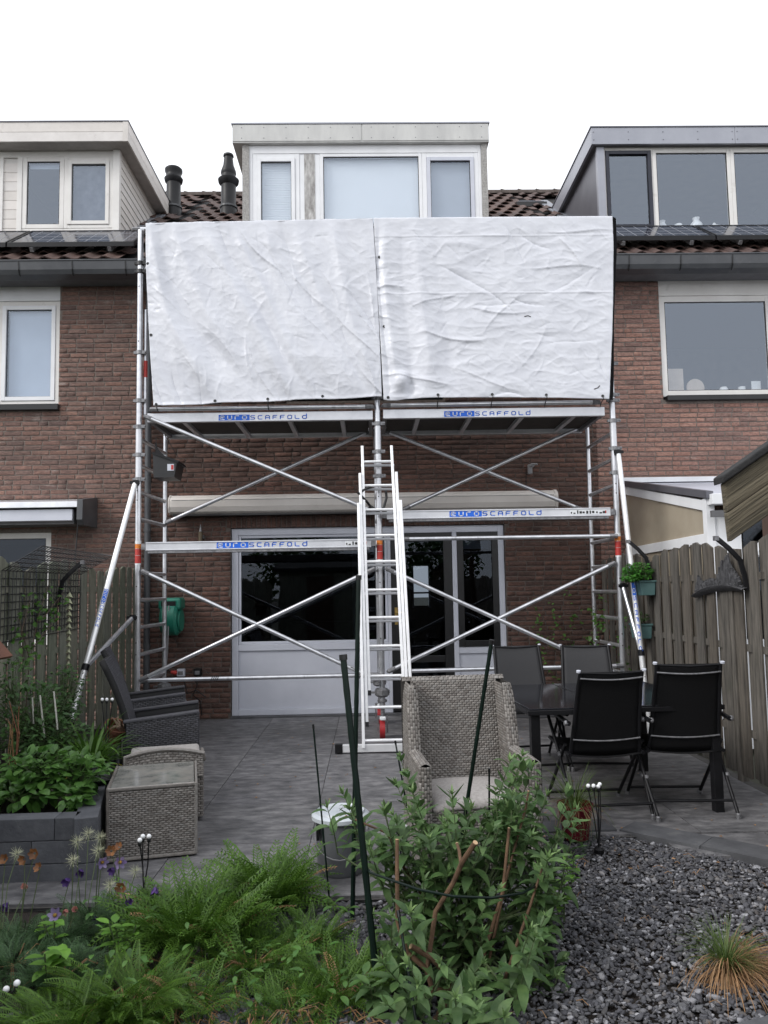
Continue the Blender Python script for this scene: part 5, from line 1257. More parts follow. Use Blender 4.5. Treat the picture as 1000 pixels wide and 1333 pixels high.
def sling_chair(loc, rz, label, m, ht=1.0):
    t = thing('folding_chair', label, 'chair', loc, rz, 'folding sling chairs round the dining table')
    bkp = lambda s, w=.222: [(s*(w+.015),.16,.40),(s*w,.22,.62),(s*(w-.01),.29,.86),(s*(w-.015),.335,ht)]
    for s in (-1,1):
        put('back_tube', MB().tube(bkp(s),.013,10), M['blackplastic'], t, local=True, smooth=True)
        put('end_cap', MB().tube([(s*.22,.335,ht),(s*.22,.338,ht+.012)],.0145,10), M['whitegrey'], t, local=True)
        put('seat_tube', MB().tube([(s*.25,.20,.41),(s*.25,-.24,.45)],.013,10), M['blackplastic'], t, local=True, smooth=True)
        put('armrest', MB().tube([(s*.275,.27,.63),(s*.28,-.02,.655),(s*.28,-.24,.645)],.016,10), M['blackplastic'], t, local=True, smooth=True)
        put('leg', MB().tube([(s*.277,-.20,.64),(s*.272,.05,.38),(s*.275,.33,.02)],.012,10), M['blackplastic'], t, local=True, smooth=True)
        put('leg', MB().tube([(s*.262,.14,.47),(s*.262,-.30,.02)],.012,10), M['blackplastic'], t, local=True, smooth=True)
        for p in ((s*.275,.33,.0),(s*.262,-.30,.0)): put('foot_cap', MB().lathe([(.016,0),(.017,.03),(.013,.035)],p,10), M['galv'], t, local=True)
        for p in ((s*.277,.255,.63),(s*.262,.05,.39),(s*.268,.16,.24)): put('joint_bolt', MB().lathe([(.015,-.012),(.019,0),(.015,.012)],(p[0]+s*.012,p[1],p[2]),10,'X'), M['galv'], t, local=True)
    put('foot_bar', MB().tube([(-.275,.27,.10),(.275,.27,.10)],.010,8), M['blackplastic'], t, local=True, smooth=True)
    put('foot_bar', MB().tube([(-.262,-.27,.055),(.262,-.27,.055)],.010,8), M['blackplastic'], t, local=True, smooth=True)
    C = bkp(1)
    def back(u, v):
        k = v*3; i = min(int(k), 2); fr_ = k-i; y = C[i][1]*(1-fr_)+C[i+1][1]*fr_; z = C[i][2]*(1-fr_)+C[i+1][2]*fr_; w_ = C[i][0]*(1-fr_)+C[i+1][0]*fr_
        return Vector((-w_+2*w_*u, y+.012*math.sin(PI*u)*(1 if v < .97 else .5), z))
    b = put('back_sling', MB().sheet(back,10,14), M[m], t, local=True, smooth=True); md = b.modifiers.new('thickness','SOLIDIFY'); md.thickness = .003
    for v in (.17,.87):
        p = [back(u/8, v)+Vector((0,.014,.012*math.sin(PI*u/8)*(-1 if v < .5 else -1))) for u in range(9)]
        put('cross_tube', MB().tube(p,.006,8), M['galv'], t, local=True, smooth=True)
    put('top_hem', MB().tube([back(0,.985),back(.5,.985)-Vector((0,0,.01)),back(1,.985)],.008,8), M['blackplastic'], t, local=True, smooth=True)
    s_ = put('seat_sling', MB().sheet(lambda u, v: Vector((-.25+.5*u, -.25+.45*v, .455-.045*v-.02*math.sin(PI*u))),8,8), M[m], t, local=True, smooth=True); md = s_.modifiers.new('thickness','SOLIDIFY'); md.thickness = .003
    return t
sling_chair((1.545,5.36,0), R(184), 'black folding sling chair with its back to the camera, left of the near pair', 'sling', .965)
sling_chair((2.12,5.42,0), R(177), 'black folding sling chair nearest the right fence, back to the camera', 'sling', 1.0)
sling_chair((1.37,6.72,0), R(6), 'grey sling chair on the far side of the table, nearest the white panel', 'slingfar', .99)
sling_chair((1.93,6.74,0), R(-7), 'grey sling chair on the far side of the table below the climbing plant', 'slingfar', .98)

# pedal bin
b = thing('lidded_bin', 'round grey bin with pale domed lid and wire handle on the patio', 'bin', (-.175,4.32,0))
put('body', MB().lathe([(.118,.0),(.128,.02),(.138,.27),(.140,.285)],(-.175,4.32,0),32), M['bingrey'], b, smooth=True)
put('lid', MB().lathe([(.152,.280),(.158,.286),(.158,.305),(.150,.312),(.11,.322),(.04,.328),(.0001,.329)],(-.175,4.32,0),36), M['binlid'], b, smooth=True)
put('lid_rib', MB().lathe([(.125,.3195),(.13,.327),(.135,.3165)],(-.175,4.32,0),32), M['binlid'], b, smooth=True)
put('handle_lug', MB().box(-.30,-.285,4.20,4.24,.20,.28), M['blackplastic'], b)
put('handle', MB().tube([(-.175+.155*math.cos(t), 4.32-.165*abs(math.sin(t)), .24-.13*math.sin(t)) for t in [PI*i/14 for i in range(15)]],.0035,6), M['galv'], b, smooth=True)
# red pot with ornamental grass is below with the plants
# driftwood-like ornament on the right fence
t = thing('fence_ornament', 'dark jagged carved ornament mounted on the right fence', 'ornament', (2.82,6.1,1.55))
mb = MB(); rr_ = random.Random(5)
def fz(y): return 1.44+.04*math.sin((y-5.76)/.92*PI*.9)+(6.68-y)*.07
mb.sheet(lambda u, v: Vector((2.855-.045*math.sin(PI*v), 5.76+.92*u, fz(5.76+.92*u)-.05+.09*v*(1-.6*abs(2*u-1)**3))), 18, 6)
for k in range(12): y = 5.78+.07*k; mb.tube([(2.83,y,fz(y)-.01),(2.825,y+.08,fz(y+.08)+.005)],.008,6)
put('base', mb, M['castdark'], t, smooth=True)
mb = MB()
for k in range(130):
    y = 5.84+rr_.random()*.76; hgt = .07+.19*math.exp(-((y-6.02)/.10)**2)+.06*math.exp(-((y-6.55)/.05)**2)
    p = Vector((2.835,y,fz(y)+.0)); q = p+Vector((rr_.uniform(-.02,.0),rr_.uniform(-.05,.03),hgt*rr_.uniform(.45,1)))
    mb.tube([p,p.lerp(q,.5)+Vector((0,rr_.uniform(-.02,.02),0)),q],[.026,.02,.006],5)
put('figure_mass', mb, M['castdark'], t, smooth=False)
def bracket(x, y, z, s, lab, dy=1):
    t = thing('fence_bracket', lab, 'bracket', (x,y,z), group='curved black brackets on the fences')
    pts = [(x,y,z-.33),(x-.01*s,y,z-.22),(x-.04*s,y,z-.10),(x-.12*s,y,z-.01),(x-.20*s,y,z+.06)]
    mb = MB()
    for p, q in zip(pts[:-1],pts[1:]): mb.bar(p,Vector(q)+(Vector(q)-Vector(p)).normalized()*.006,.035,.022,(0,1,0))
    put('arm', mb, M['blackplastic'], t, bevel=.003); put('end_cap', MB().box(x-.215*s-.015,x-.215*s+.015,y-.02,y+.02,z+.05,z+.085), M['galv'], t)
bracket(2.86,5.78,1.80,1,'curved black bracket beside the carved ornament on the right fence')
bracket(2.86,7.75,1.90,1,'curved black bracket above the hanging planter on the right fence')
bracket(-2.80,7.0,1.75,-1,'curved black bracket above the hanging spinner on the left fence')
# hanging planters
def planter(loc, label, w_=.20):
    x,y,z = loc; t = thing('hanging_planter', label, 'planter', loc, group='green planters hung on the right fence')
    put('body', MB().prism([(x-.14,z),(x-.01,z),(x-.0,z+.13),(x-.16,z+.13)],y-w_/2,y+w_/2,'Y'), M['teal'], t, bevel=.006)
    put('rim', MB().box(x-.17,x+.008,y-w_/2-.01,y+w_/2+.01,z+.131,z+.15), M['teal'], t, bevel=.004)
    put('soil', MB().box(x-.15,x-.01,y-w_/2+.01,y+w_/2-.01,z+.151,z+.154), M['soil'], t)
planter((2.87,7.75,1.42),'upper green planter with bushy parsley-like plant on the right fence')
planter((2.87,7.9,.98),'lower green planter on the right fence behind the scaffold leg')

# solar lights
def solar_light(base, tops, label):
    t = thing('garden_light', label, 'garden light', base, group='solar garden lights with white globes')
    put('ground_spike', MB().lathe([(.03,0),(.03,.02),(.008,.03)],base,12), M['blackplastic'], t)
    for p in tops:
        b0 = Vector(base)+Vector((0,0,.02)); p = Vector(p); mid = b0.lerp(p,.5)+Vector((random.uniform(-.01,.01),0,0))
        s_ = put('stem', MB().tube([b0,mid,p-Vector((0,0,.008))],.0035,6), M['black'], t, smooth=True)
        put('cap', MB().lathe([(.008,-.02),(.011,-.008),(.009,.0)],p,8), M['black'], s_)
        put('globe', MB().ball(p+Vector((0,0,.008)),.0125,12), M['ballwhite'], s_, smooth=True)
b0 = (-1.167,4.055,0); solar_light(b0,[at(182,1096,4.02),at(186,1091,4.08),at(194,1091,4.05)],'garden light with three white globes in front of the wicker side table')
b0 = (1.293,4.507,0); solar_light(b0,[at(766,1025,4.52),at(773,1025,4.48),at(779,1026,4.5),at(781,1023,4.53)],'garden light with four white globes beside the red pot')
b0 = (-1.93,5.75,.30); solar_light(b0,[at(133,912,5.75),at(139,912,5.8),at(146,912,5.75)],'garden light with white globes standing in the raised bed')
b0 = (-1.36,2.97,0); solar_light(b0,[at(22,1283,2.95),at(8,1291,2.98)],'garden light lying low at the bottom left corner')
b0 = (.17,4.02,0); solar_light(b0,[at(518,1080,4.0),at(527,1078,4.03)],'garden light half hidden by the grey-green shrub')

# ---------------------------------------------------------------- raised bed
rb = thing('raised_bed', 'raised bed of anthracite stacking blocks filled with dark soil', 'raised bed', (-2.1,5.2,0))
def course(p, q, z0, z1, w_, n, offs=0):
    p, q = Vector((*p,0)), Vector((*q,0)); L = (q-p).length; u = (q-p).normalized(); s = Vector((-u.y,u.x,0))*w_
    cuts = sorted({0, L, *[min(max((k+offs)*.6,0),L) for k in range(n+2)]})
    for a, b in zip(cuts[:-1],cuts[1:]):
        if b-a < .02: continue
        A, B = p+u*(a+.0015), p+u*(b-.0015); j = random.uniform(-.002,.002); jv = Vector((-u.y,u.x,0))*j
        vs = [A+jv,B+jv,B+s,A+s]
        put('block', MB().add([(v.x,v.y,z0+.0015) for v in vs]+[(v.x,v.y,z1-.0015) for v in vs],[(0,3,2,1),(4,5,6,7),(0,1,5,4),(1,2,6,5),(2,3,7,6),(3,0,4,7)]), M['block'], rb, bevel=.004)
cA, cB, cC = (-1.48,4.28), (-2.08,6.45), (-2.30,7.25)
for k, z in enumerate((-.03,.09,.21)):
    course((-2.8,4.24), (cA[0]-.12+(.0 if k < 2 else 0),cA[1]-.005), z, z+.12, .12, 3, (.17,.62,.82)[k])
    course(cA, cB, z, z+.12, .12, 4, (.0,.5,.0)[k]); course(cB, cC, z, z+.12, .12, 2, .3)
put('soil', MB().add([(-2.81,4.36,.27),(-1.62,4.36,.27),(-2.20,6.45,.29),(-2.42,7.25,.29),(-2.81,7.25,.29)],[(0,1,2,3,4)]), M['soil'], rb)
# terracotta pot, bag and lids by the bed
t = solo('terracotta_pot', MB().lathe([(.06,0),(.09,.14),(.10,.145),(.10,.17),(.085,.17),(.08,.1),(.001,.1)],(0,0,0),18), M['terracotta'], 'terracotta pot with brown dried bits behind the strap-leaved plant', 'pot', smooth=True); t.location = (-2.10,6.35,.33); t.rotation_euler = (R(18),R(25),0)
mb = MB()
for k in range(14): a = random.uniform(0,6.3); mb.tube([(0,0,0),(.06*math.cos(a),.05*math.sin(a),.05),(.13*math.cos(a),.10*math.sin(a),random.uniform(.02,.12))],[.014,.012,.004],6)
t = solo('driftwood', mb, mat('bleached_wood',(.22,.15,.10),(.42,.31,.23),scale=14,rough=.8), 'bleached brown driftwood piece lying by the terracotta pot', 'driftwood', smooth=True); t.location = (-1.98,6.3,.42)
t = solo('storage_cover', MB().sheet(lambda u, v: Vector((-.28+.56*u, -.2+.4*v, .42+.02*math.sin(5*u+3*v)-.42*max(0,abs(2*u-1)-.75)*4*.6)),14,8), M['greycloth'], 'grey fabric cover draped low behind the near recliner', 'cover', smooth=True); t.location = (-2.12,7.9,.02)
t = solo('floor_strip', MB().bar((0,0,.012),(.03,.9,.012),.05,.02), M['woodstrip'], 'worn pale wooden strip lying on the patio by the scaffold wheel', 'wood strip'); t.location = (.37,7.9,0)
bc = solo('plant_saucer', MB().lathe([(.001,.0),(.07,.0),(.09,.03),(.085,.03),(.07,.01),(.001,.008)],(0,0,0),20), M['blackplastic'], 'small black saucer on the corner capping of the raised bed', 'saucer', smooth=True); bc.location = (-1.72,5.02,.3305)

# wire mesh and spinner on the left fence
t = thing('wire_trellis', 'black wire mesh bent outward on top of the left fence', 'trellis', (-2.78,6.75,1.45))
mb = MB()
for k in range(27):
    y = 5.93+k*.062; zb = 1.16+.07*(k/27)
    mb.tube([(-2.805,y,zb),(-2.80,y,1.72),(-2.50,y,1.90)],.0042,4)
for k in range(10): mb.tube([(-2.802,5.93,1.17+k*.061),(-2.802,7.54,1.20+k*.058)],.0042,4)
for k in range(6): g_ = (k+1)/6; mb.tube([(-2.80+.30*g_,5.93,1.72+.18*g_),(-2.80+.30*g_,7.54,1.72+.18*g_)],.0042,4)
put('wire_grid', mb, M['black'], t)
t = thing('spiral_spinner', 'pale green spiral wind spinner hanging from the left bracket', 'wind spinner', (-2.70,7.0,1.5))
mb = MB(); px_, py_ = -2.70, 7.0
for k in range(12):
    z = 1.50-.055*k; r_ = .036-.0012*k
    for a0 in (0,): 
        v = [(px_-r_,py_,z),(px_+r_,py_-.01,z),(px_+r_*.2,py_-r_*.7,z+.012),(px_,py_+.01,z+.055)]
        mb.add(v,[(0,1,3),(0,2,1),(1,2,3),(2,0,3)])
put('spiral', mb, M['silk'], t)
put('cord', MB().tube([(px_,py_,.85),(px_,py_,1.76)],.003,5), M['darkgreen'], t)
t = thing('bird_house', 'brown bird house roof corner at the left picture edge', 'bird house', (-2.02,4.1,1.2))
P_ = at(-12,845,4.1)
put('roof', MB().bar(P_+Vector((-.10,0,.13)),P_+Vector((.06,0,-.05)),.22,.018,(0,0,1)).bar(P_+Vector((-.10,0,.13)),P_+Vector((-.26,0,-.05)),.22,.018,(0,0,1)), mat('red_brown_stain',(.09,.035,.02),(.15,.06,.035),scale=10,rough=.7), t)
put('body', MB().box(P_.x-.19,P_.x-.01,4.02,4.18,P_.z-.2,P_.z+.02), M['brownpost'], t); put('pole', MB().tube([(P_.x-.1,4.1,0),(P_.x-.1,4.1,P_.z-.2)],.02,8), M['brownpost'], t)

# ================================================================= STAKES
def stake(top, bot, r, label, m='darkgreen', cat='stake', group='plant support stakes among the shrubs'):
    t = thing('plant_stake', label, cat, tuple(bot), group=group)
    T, B = Vector(top), Vector(bot); d = (B-T).normalized()
    s = MB(); n = max(4, int((B-T).length/.045)); pts = [T.lerp(B, i/n) for i in range(n+1)]
    s.tube(pts, [r*(1+.10*(i % 2)) for i in range(n+1)], 8)
    put('rod', s, M[m], t, smooth=True); put('cap', MB().tube([T-d*.012, T+d*.01], r*1.35, 8), M['black'], t)
    return t
stake(at(447,856,3.20), ground(492,1292), .0125, 'thick dark green stake leaning left, bare top in front of the white panel')
stake(at(467,752,3.72), ground(459,1195), .0105, 'tallest dark green stake, upright beside the ladder foot')
stake(at(640,836,3.75), ground(590,1165), .0095, 'dark green stake leaning right across the wing chair back')
stake(at(408,946,3.86), ground(430,1182), .0045, 'thin black rod standing left of the grey bin')
stake(at(515,967,4.5), ground(541,1112), .0045, 'thin black rod in front of the ladder foot bar')
stake(at(637,1003,3.9), ground(637,1150), .0045, 'short thin black rod in front of the wing chair seat')
stake(at(519,1190,2.95), ground(545,1350), .0055, 'thin black rod at the bottom edge under the shrub')
t = thing('support_hoop', 'dark green wire hoop looped round the grey-green shrub', 'hoop', (.3,3.1,.4))
put('wire', MB().tube([at(474,1126,3.35),at(482,1136,3.02),at(510,1146,2.98),at(545,1158,2.95),at(590,1167,2.93),at(640,1169,2.95),at(680,1163,3.02),at(700,1152,3.15),at(690,1140,3.4)],.0048,8), M['darkgreen'], t, smooth=True)

# ================================================================= PLANTS
def leaf_mesh(name, L, W, m, fold=.25, curl=.25, peak=.4, n=5, tip=1.0):
    mb = MB(); rows = []
    for i in range(n+1):
        t = i/n; w_ = W/2*math.sin(PI*min(1, (t/peak)*.5 if t < peak else .5+.5*(t-peak)/(1-peak)))**tip
        a = curl*t; y = L*(math.sin(a)/a*t if a else t); z = -L*t*t*curl*.5
        rows.append((w_+.0004, y, z))
    for w_, y, z in rows: mb.v += [(-w_, y, z+w_*fold), (0, y, z), (w_, y, z+w_*fold)]
    for i in range(n):
        a = i*3; mb.f += [(a, a+1, a+4, a+3), (a+1, a+2, a+5, a+4)]
    me = mb.mesh(name); me.materials.append(m); me.polygons.foreach_set('use_smooth', [True]*len(me.polygons)); return me
def frond_mesh(name, m, arch, pairs=17, wid=.15, tw=.0, lean=0):
    """feather-like frond of unit length: arching rib with narrow toothed side leaflets"""
    mb = MB(); P = lambda t: Vector((lean*t*t, math.sin(arch*t)/arch if arch else t, -(1-math.cos(arch*t))/arch if arch else 0))
    D = lambda t: Vector((0, math.cos(arch*t), -math.sin(arch*t)))
    U_ = lambda t: Vector((0, math.sin(arch*t), math.cos(arch*t)))
    for i in range(8):
        a, b = i/8, (i+1)/8; wa, wb = .010*(1-a*.8), .010*(1-b*.8); n = len(mb.v)
        for t, w_ in ((a, wa), (b, wb)): p = P(t); mb.v += [tuple(p+Vector((-w_,0,0))), tuple(p+Vector((w_,0,0)))]
        mb.f.append((n, n+1, n+3, n+2))
    for i in range(pairs):
        t = .16+.84*i/(pairs-.5); l = wid*(math.sin(PI*min(1,(t-.05)*1.02))**.7)*(.9+.2*((i*7) % 3)/3)+.012
        for s in (-1, 1):
            p = P(t); out = (Vector((s,0,0))+D(t)*.65+U_(t)*.22).normalized(); wv = D(t)*(.010 if pairs < 20 else .0075)
            n = len(mb.v); e = p+out*l-U_(t)*l*.25; mid = p+out*l*.5+U_(t)*.004
            mb.v += [tuple(p-wv*.6), tuple(mid-wv), tuple(e), tuple(mid+wv*1.1), tuple(p+wv*.6)]
            mb.f.append((n, n+1, n+2, n+3, n+4) if s > 0 else (n+4, n+3, n+2, n+1, n))
            q = mid+(out*.3+D(t)*.9).normalized()*l*.40; q2 = mid+(out*.5-D(t)*.8).normalized()*l*.30
            n = len(mb.v); mb.v += [tuple(mid-out*.012), tuple(mid+out*.02), tuple(q), tuple(q2)]; mb.f += [(n, n+1, n+2), (n+1, n, n+3)]
    me = mb.mesh(name); me.materials.append(m); return me
def blade_mesh(name, m, W, arch, n=7, fold=.25, taper=1.6):
    mb = MB()
    for i in range(n+1):
        t = i/n; a = arch*t; y = math.sin(a)/arch if arch else t; z = (1-math.cos(a))/arch if arch else 0
        w_ = W/2*(1-t**taper)*(1-.25*(1-t))+.0008
        # blade grows along +Z first then bends over towards +Y
        mb.v += [(-w_, z, y+w_*0), (0, z-w_*fold, y), (w_, z, y)]
    for i in range(n):
        a = i*3; mb.f += [(a, a+1, a+4, a+3), (a+1, a+2, a+5, a+4)]
    me = mb.mesh(name); me.materials.append(m); me.polygons.foreach_set('use_smooth', [True]*len(me.polygons)); return me
def dirM(p, d, up, s):
    d = Vector(d).normalized(); x = d.cross(Vector(up))
    if x.length < 1e-3: x = d.cross(Vector((1,0,0)))
    x.normalize(); z = x.cross(d); return TM(Vector(p), x*s, d*s, z*s)
def scatter(root, name, meshes, Ms, m, maxn=300, key=None):
    """Ms: (mesh index, matrix in root's frame); the nearest maxn are pieces of their own"""
    off = WL[root.name]
    if len(Ms) > maxn: Ms = sorted(Ms, key=key or (lambda t: (t[1].translation+off).y))
    for k, Mx in Ms[:maxn]: inst(name, meshes[k], root, Mx)
    if Ms[maxn:]: joined(name+'_mass', meshes, Ms[maxn:], m, root)
rg = random.Random(21)
ru = rg.uniform
# ---- grey-green shrub (buddleja) --------------------------------------------------
root = thing('flowering_shrub', 'large grey-green shrub with pointed paired leaves and pruned branches before the wing chair', 'shrub', (.32,3.22,0))
off = WL[root.name]
BL = [leaf_mesh('leaf', 1, .40, M['budleaf'], .26, c, .38, 5, .9) for c in (.35,.75,1.15,-.2)]
BT = [leaf_mesh('young_leaf', 1, .24, M['budtip'], .45, c, .35, 5) for c in (-.3,.2,.5)]
ell = [(640,1130,95,120,3.35,26),(700,1170,62,90,3.25,14),(600,1240,100,75,3.0,16),(660,1030,45,50,3.5,9),(452,1050,30,20,3.45,4),(525,1025,22,45,3.6,5),(550,1100,55,45,3.4,10),(495,1090,28,40,3.4,5),(700,1250,50,60,2.95,8),(520,1275,45,45,2.85,8),(640,1300,80,35,2.75,8),(590,1130,50,60,3.3,8),(730,1080,35,50,3.5,6),(505,1190,22,50,3.2,3),(690,990,16,16,3.5,2),(690,1030,22,30,3.5,4),(640,1065,45,25,3.45,9),(585,1085,40,25,3.4,6)]
leaves, tips_, stems = [], [], MB()
base = Vector((.36,3.25,.02))
for cx, cy, rx_, ry_, Y, n in ell:
    for _ in range(int(n*1.05)):
        r_ = math.sqrt(rg.random()); a = ru(0, 2*PI)
        tip = at(cx+rx_*r_*math.cos(a), cy+ry_*r_*math.sin(a), Y+ru(-.22,.25))
        tip.z = max(tip.z, .05)
        back_ = (Vector((base.x+ru(-.12,.12), base.y+ru(-.1,.15), tip.z*.45))-tip)
        L = ru(.20,.34); d = (-back_.normalized()*.55+Vector((ru(-.3,.3), ru(-.35,.15), ru(.55,1.0)))).normalized()
        s0 = tip-d*L; mid = tip-d*L*.5+Vector((ru(-.01,.01),ru(-.01,.01),ru(-.01,.0)))
        stems.tube([s0, mid, tip], .0035, 5, r2=.0015, cap=False)
        if rg.random() < .5: stems.tube([s0, s0.lerp(base, .5)+Vector((0,0,.05)), s0.lerp(base,.85)], .004, 5, r2=.006, cap=False)
        nn = int(L/.034); ph = ru(0, PI)
        side = d.cross(Vector((ru(-1,1),ru(-1,1),.2))).normalized(); oth = d.cross(side)
        for k in range(nn):
            if rg.random() < .08: continue
            t = (k+.5)/nn; p = s0.lerp(tip, t); a0 = ph+(PI/2)*(k % 2)
            size = .108*(1-.30*t)*ru(.65,1.25)*(1 if k > 1 else .9)
            for s in (0, PI):
                q = side*math.cos(a0+s)+oth*math.sin(a0+s)
                ld_ = (q+d*(.25+.75*t)+Vector((0,0,-.18+.2*t))+Vector((ru(-.2,.2),ru(-.2,.2),ru(-.15,.15)))).normalized()
                leaves.append((rg.randrange(4), dirM(p-off, ld_, Vector((0,0,1))+d*.4, size)))
        for k in range(6):
            a0 = k*PI/3+ph; q = side*math.cos(a0)+oth*math.sin(a0)
            tips_.append((rg.randrange(3), dirM(tip-off, d*1.1+q*ru(.35,.8), d+Vector((0,0,.3)), ru(.028,.052))))
# leaves that point most to the camera are the ones picked as pieces
def showy(t):
    M_ = t[1]; p = M_.translation+off; n_ = M_.to_3x3().col[2].normalized(); v_ = (Vector((0,0,HC))-p).normalized()
    return -(abs(n_.dot(v_))*M_.to_3x3().col[1].length/(p.y-1.5))
scatter(root,'leaf',BL,leaves,M['budleaf'],300,key=showy)
joined('young_leaves',BT,tips_,M['budtip'],root)
put('twigs', stems, M['stem'], root, smooth=True, kind='stuff')
def branch(pts, r0, r1, name='branch'):
    b = put(name, MB().tube(pts,[r0+(r1-r0)*i/(len(pts)-1) for i in range(len(pts))],9), M['bark'], root, smooth=True)
    e = Vector(pts[-1]); d = (e-Vector(pts[-2])).normalized(); put('cut_end', MB().tube([e,e+d*.002],[r1*.97,r1*.9],9), M['cutwood'], b); return b
g = ground
branch([(.30,3.05,0),(.26,3.0,.10),at(560,1245,2.98),at(535,1232,2.96)],.017,.010)
branch([(.33,3.05,0),at(563,1290,3.0),at(556,1262,3.0),at(530,1240,3.0),at(518,1200,3.0),at(517,1150,3.02),at(517,1093,3.05)],.013,.007)
branch([at(556,1262,3.0),at(567,1187,3.05),at(590,1150,3.0),at(602,1122,2.96),at(619,1097,2.90)],.009,.010)
branch([at(600,1125,2.97),at(598,1108,3.0),at(595,1098,3.02)],.006,.006)
branch([(.36,3.1,.0),at(600,1310,3.0),at(640,1320,2.95)],.014,.012)
branch([(.34,3.1,.0),at(572,1320,2.9),at(565,1330,2.85)],.014,.010)
branch([(.42,3.2,0),at(655,1160,3.15),at(663,1078,3.2)],.008,.006)
branch([(.45,3.2,0),at(660,1140,3.2),at(685,1050,3.3),at(688,1030,3.3)],.006,.004)
branch([(.40,3.3,0),at(560,1180,3.35),at(520,1120,3.4),at(505,1085,3.42),at(450,1062,3.45)],.008,.004)
branch([(.5,3.1,0),at(690,1180,3.1),at(706,1130,3.15)],.007,.004)

# ---- yarrow clumps -----------------------------------------------------------------
FR = [frond_mesh('frond', M['yarrow'], a, 15, .15, lean=l) for a, l in ((.7,.0),(1.2,.12),(1.8,-.12),(.45,.05),(1.4,.0),(1.0,-.1))]
for i_, k_ in ((4,'hyd'),(5,'straw')):
    FR[i_].materials.clear(); FR[i_].materials.append(M[k_])
FD = [frond_mesh('frond', M['yarrowdark'], a, 24, .15, lean=l) for a, l in ((1.0,.0),(1.6,.14),(2.1,-.14),(.7,.05))]
def frond_clump(px, py, r, n0, L, label, upright=.9, meshes=FR, m='yarrow', name='yarrow_clump', cat='plant', group='ferny green yarrow clumps in the border'):
    n = int(n0*2.3); c = ground(px, py); t = thing(name, label, cat, (c.x,c.y,0), group=group); Ms = []
    for _k in range(n):
        a = ru(0,2*PI); q = math.sqrt(rg.random())*r; o_ = Vector((math.cos(a)*q, math.sin(a)*q*.8, .0))
        tilt = ru(.05,.95)*(1.15-upright*.6)+.45*q/r; a2 = a+ru(-1.2,1.2)
        d = Vector((math.cos(a2)*math.sin(tilt), math.sin(a2)*math.sin(tilt), math.cos(tilt)))
        up = Vector((-math.cos(a2), -math.sin(a2), .4))
        vi = rg.randrange(4) if (_k % 14 or m != 'yarrow') else rg.choice((4,4,5))
        Ms.append((vi, dirM(o_, d, up+Vector((ru(-.6,.6),ru(-.6,.6),0)), L*ru(.4,1.0))))
    scatter(t,'frond',meshes,Ms,M[m],300); 
    lit = MB()
    for _ in range(10):
        a = ru(0,6.3); lit.tube([(0,0,.01),(r*.6*math.cos(a),r*.6*math.sin(a),.05),(r*1.2*math.cos(a),r*1.0*math.sin(a),.005)],.0022,4,cap=False)
    lit.v = [(x+c.x,y+c.y,z) for x,y,z in lit.v]
    put('dead_stems', lit, M['straw'], t, kind='stuff'); return t
frond_clump(350,1180,.12,62,.40,'ferny clump left of the grey bin, the farthest one',1.35)
frond_clump(262,1225,.20,110,.36,'dense ferny clump in the middle of the left border',1.45)
frond_clump(215,1195,.10,45,.20,'small ferny clump beside the violet pasque flowers',1.2)
frond_clump(330,1262,.15,60,.24,'ferny clump left of the bare slate gap')
frond_clump(395,1235,.12,50,.20,'low ferny clump between grey bin and gravel gap',.9)
frond_clump(440,1300,.11,55,.24,'narrow upright ferny clump beside the lower stake',1.4)
frond_clump(235,1318,.13,36,.21,'ferny clump at the bottom edge with brown stems',.9)
frond_clump(385,1320,.15,50,.17,'low sparse ferny clump at the bottom edge near the shrub',.8)
frond_clump(165,1318,.16,52,.29,'dark broad fern-like clump at the bottom left',.7,FD,'yarrowdark','fern_clump','fern',None)
frond_clump(95,1345,.14,40,.26,'dark fern-like clump at the lower left picture corner',.6,FD,'yarrowdark','fern_clump','fern',None)
GG = [frond_mesh('feather_leaf', M['greygreen'], a, 13, .22, lean=l) for a, l in ((.7,0),(1.2,.1),(1.7,-.1),(.5,.05))]
frond_clump(20,1260,.18,110,.16,'grey-green feathery cushion at the left edge',.8,GG,'greygreen','feathery_cushion','plant',None)
frond_clump(85,1275,.14,80,.15,'grey-green feathery cushion below the pink seed cups',.8,GG,'greygreen','feathery_cushion','plant',None)
# grass-like green base leaves mixed in between
GB = [blade_mesh('blade', M['yarrow'], .035, a) for a in (.5,1.0,1.5)]
t = props(thing('ground_greenery','low mixed green leaves filling the border','ground cover',(-.8,3.3,0)),kind=None)
Ms = []
for _ in range(900):
    p = ground(ru(130,470), ru(1200,1345)); Ms.append((rg.randrange(3), TM(Vector((p.x+.8,p.y-3.3,0)), *[Vector(v)*ru(.05,.12) for v in ((1,0,0),(0,1,0),(0,0,1))]) @ Euler((ru(-.6,.6),ru(-.6,.6),ru(0,6.3))).to_matrix().to_4x4()))

BW = leaf_mesh('leaf', 1, .45, M['lime'], .2, .6, .45, 5, .8); Mw = []
for _ in range(170):
    p = ground(ru(110,460), ru(1190,1345)); a = ru(0,6.3)
    Mw.append((0, dirM(Vector((p.x+.8,p.y-3.3,ru(.02,.19))), (math.cos(a),math.sin(a),ru(-.2,.7)), (0,0,1), ru(.03,.06))))
joined('small_leaves', [BW], Mw, M['hyd'], t)
joined('small_blades', GB, Ms, M['yarrow'], t)

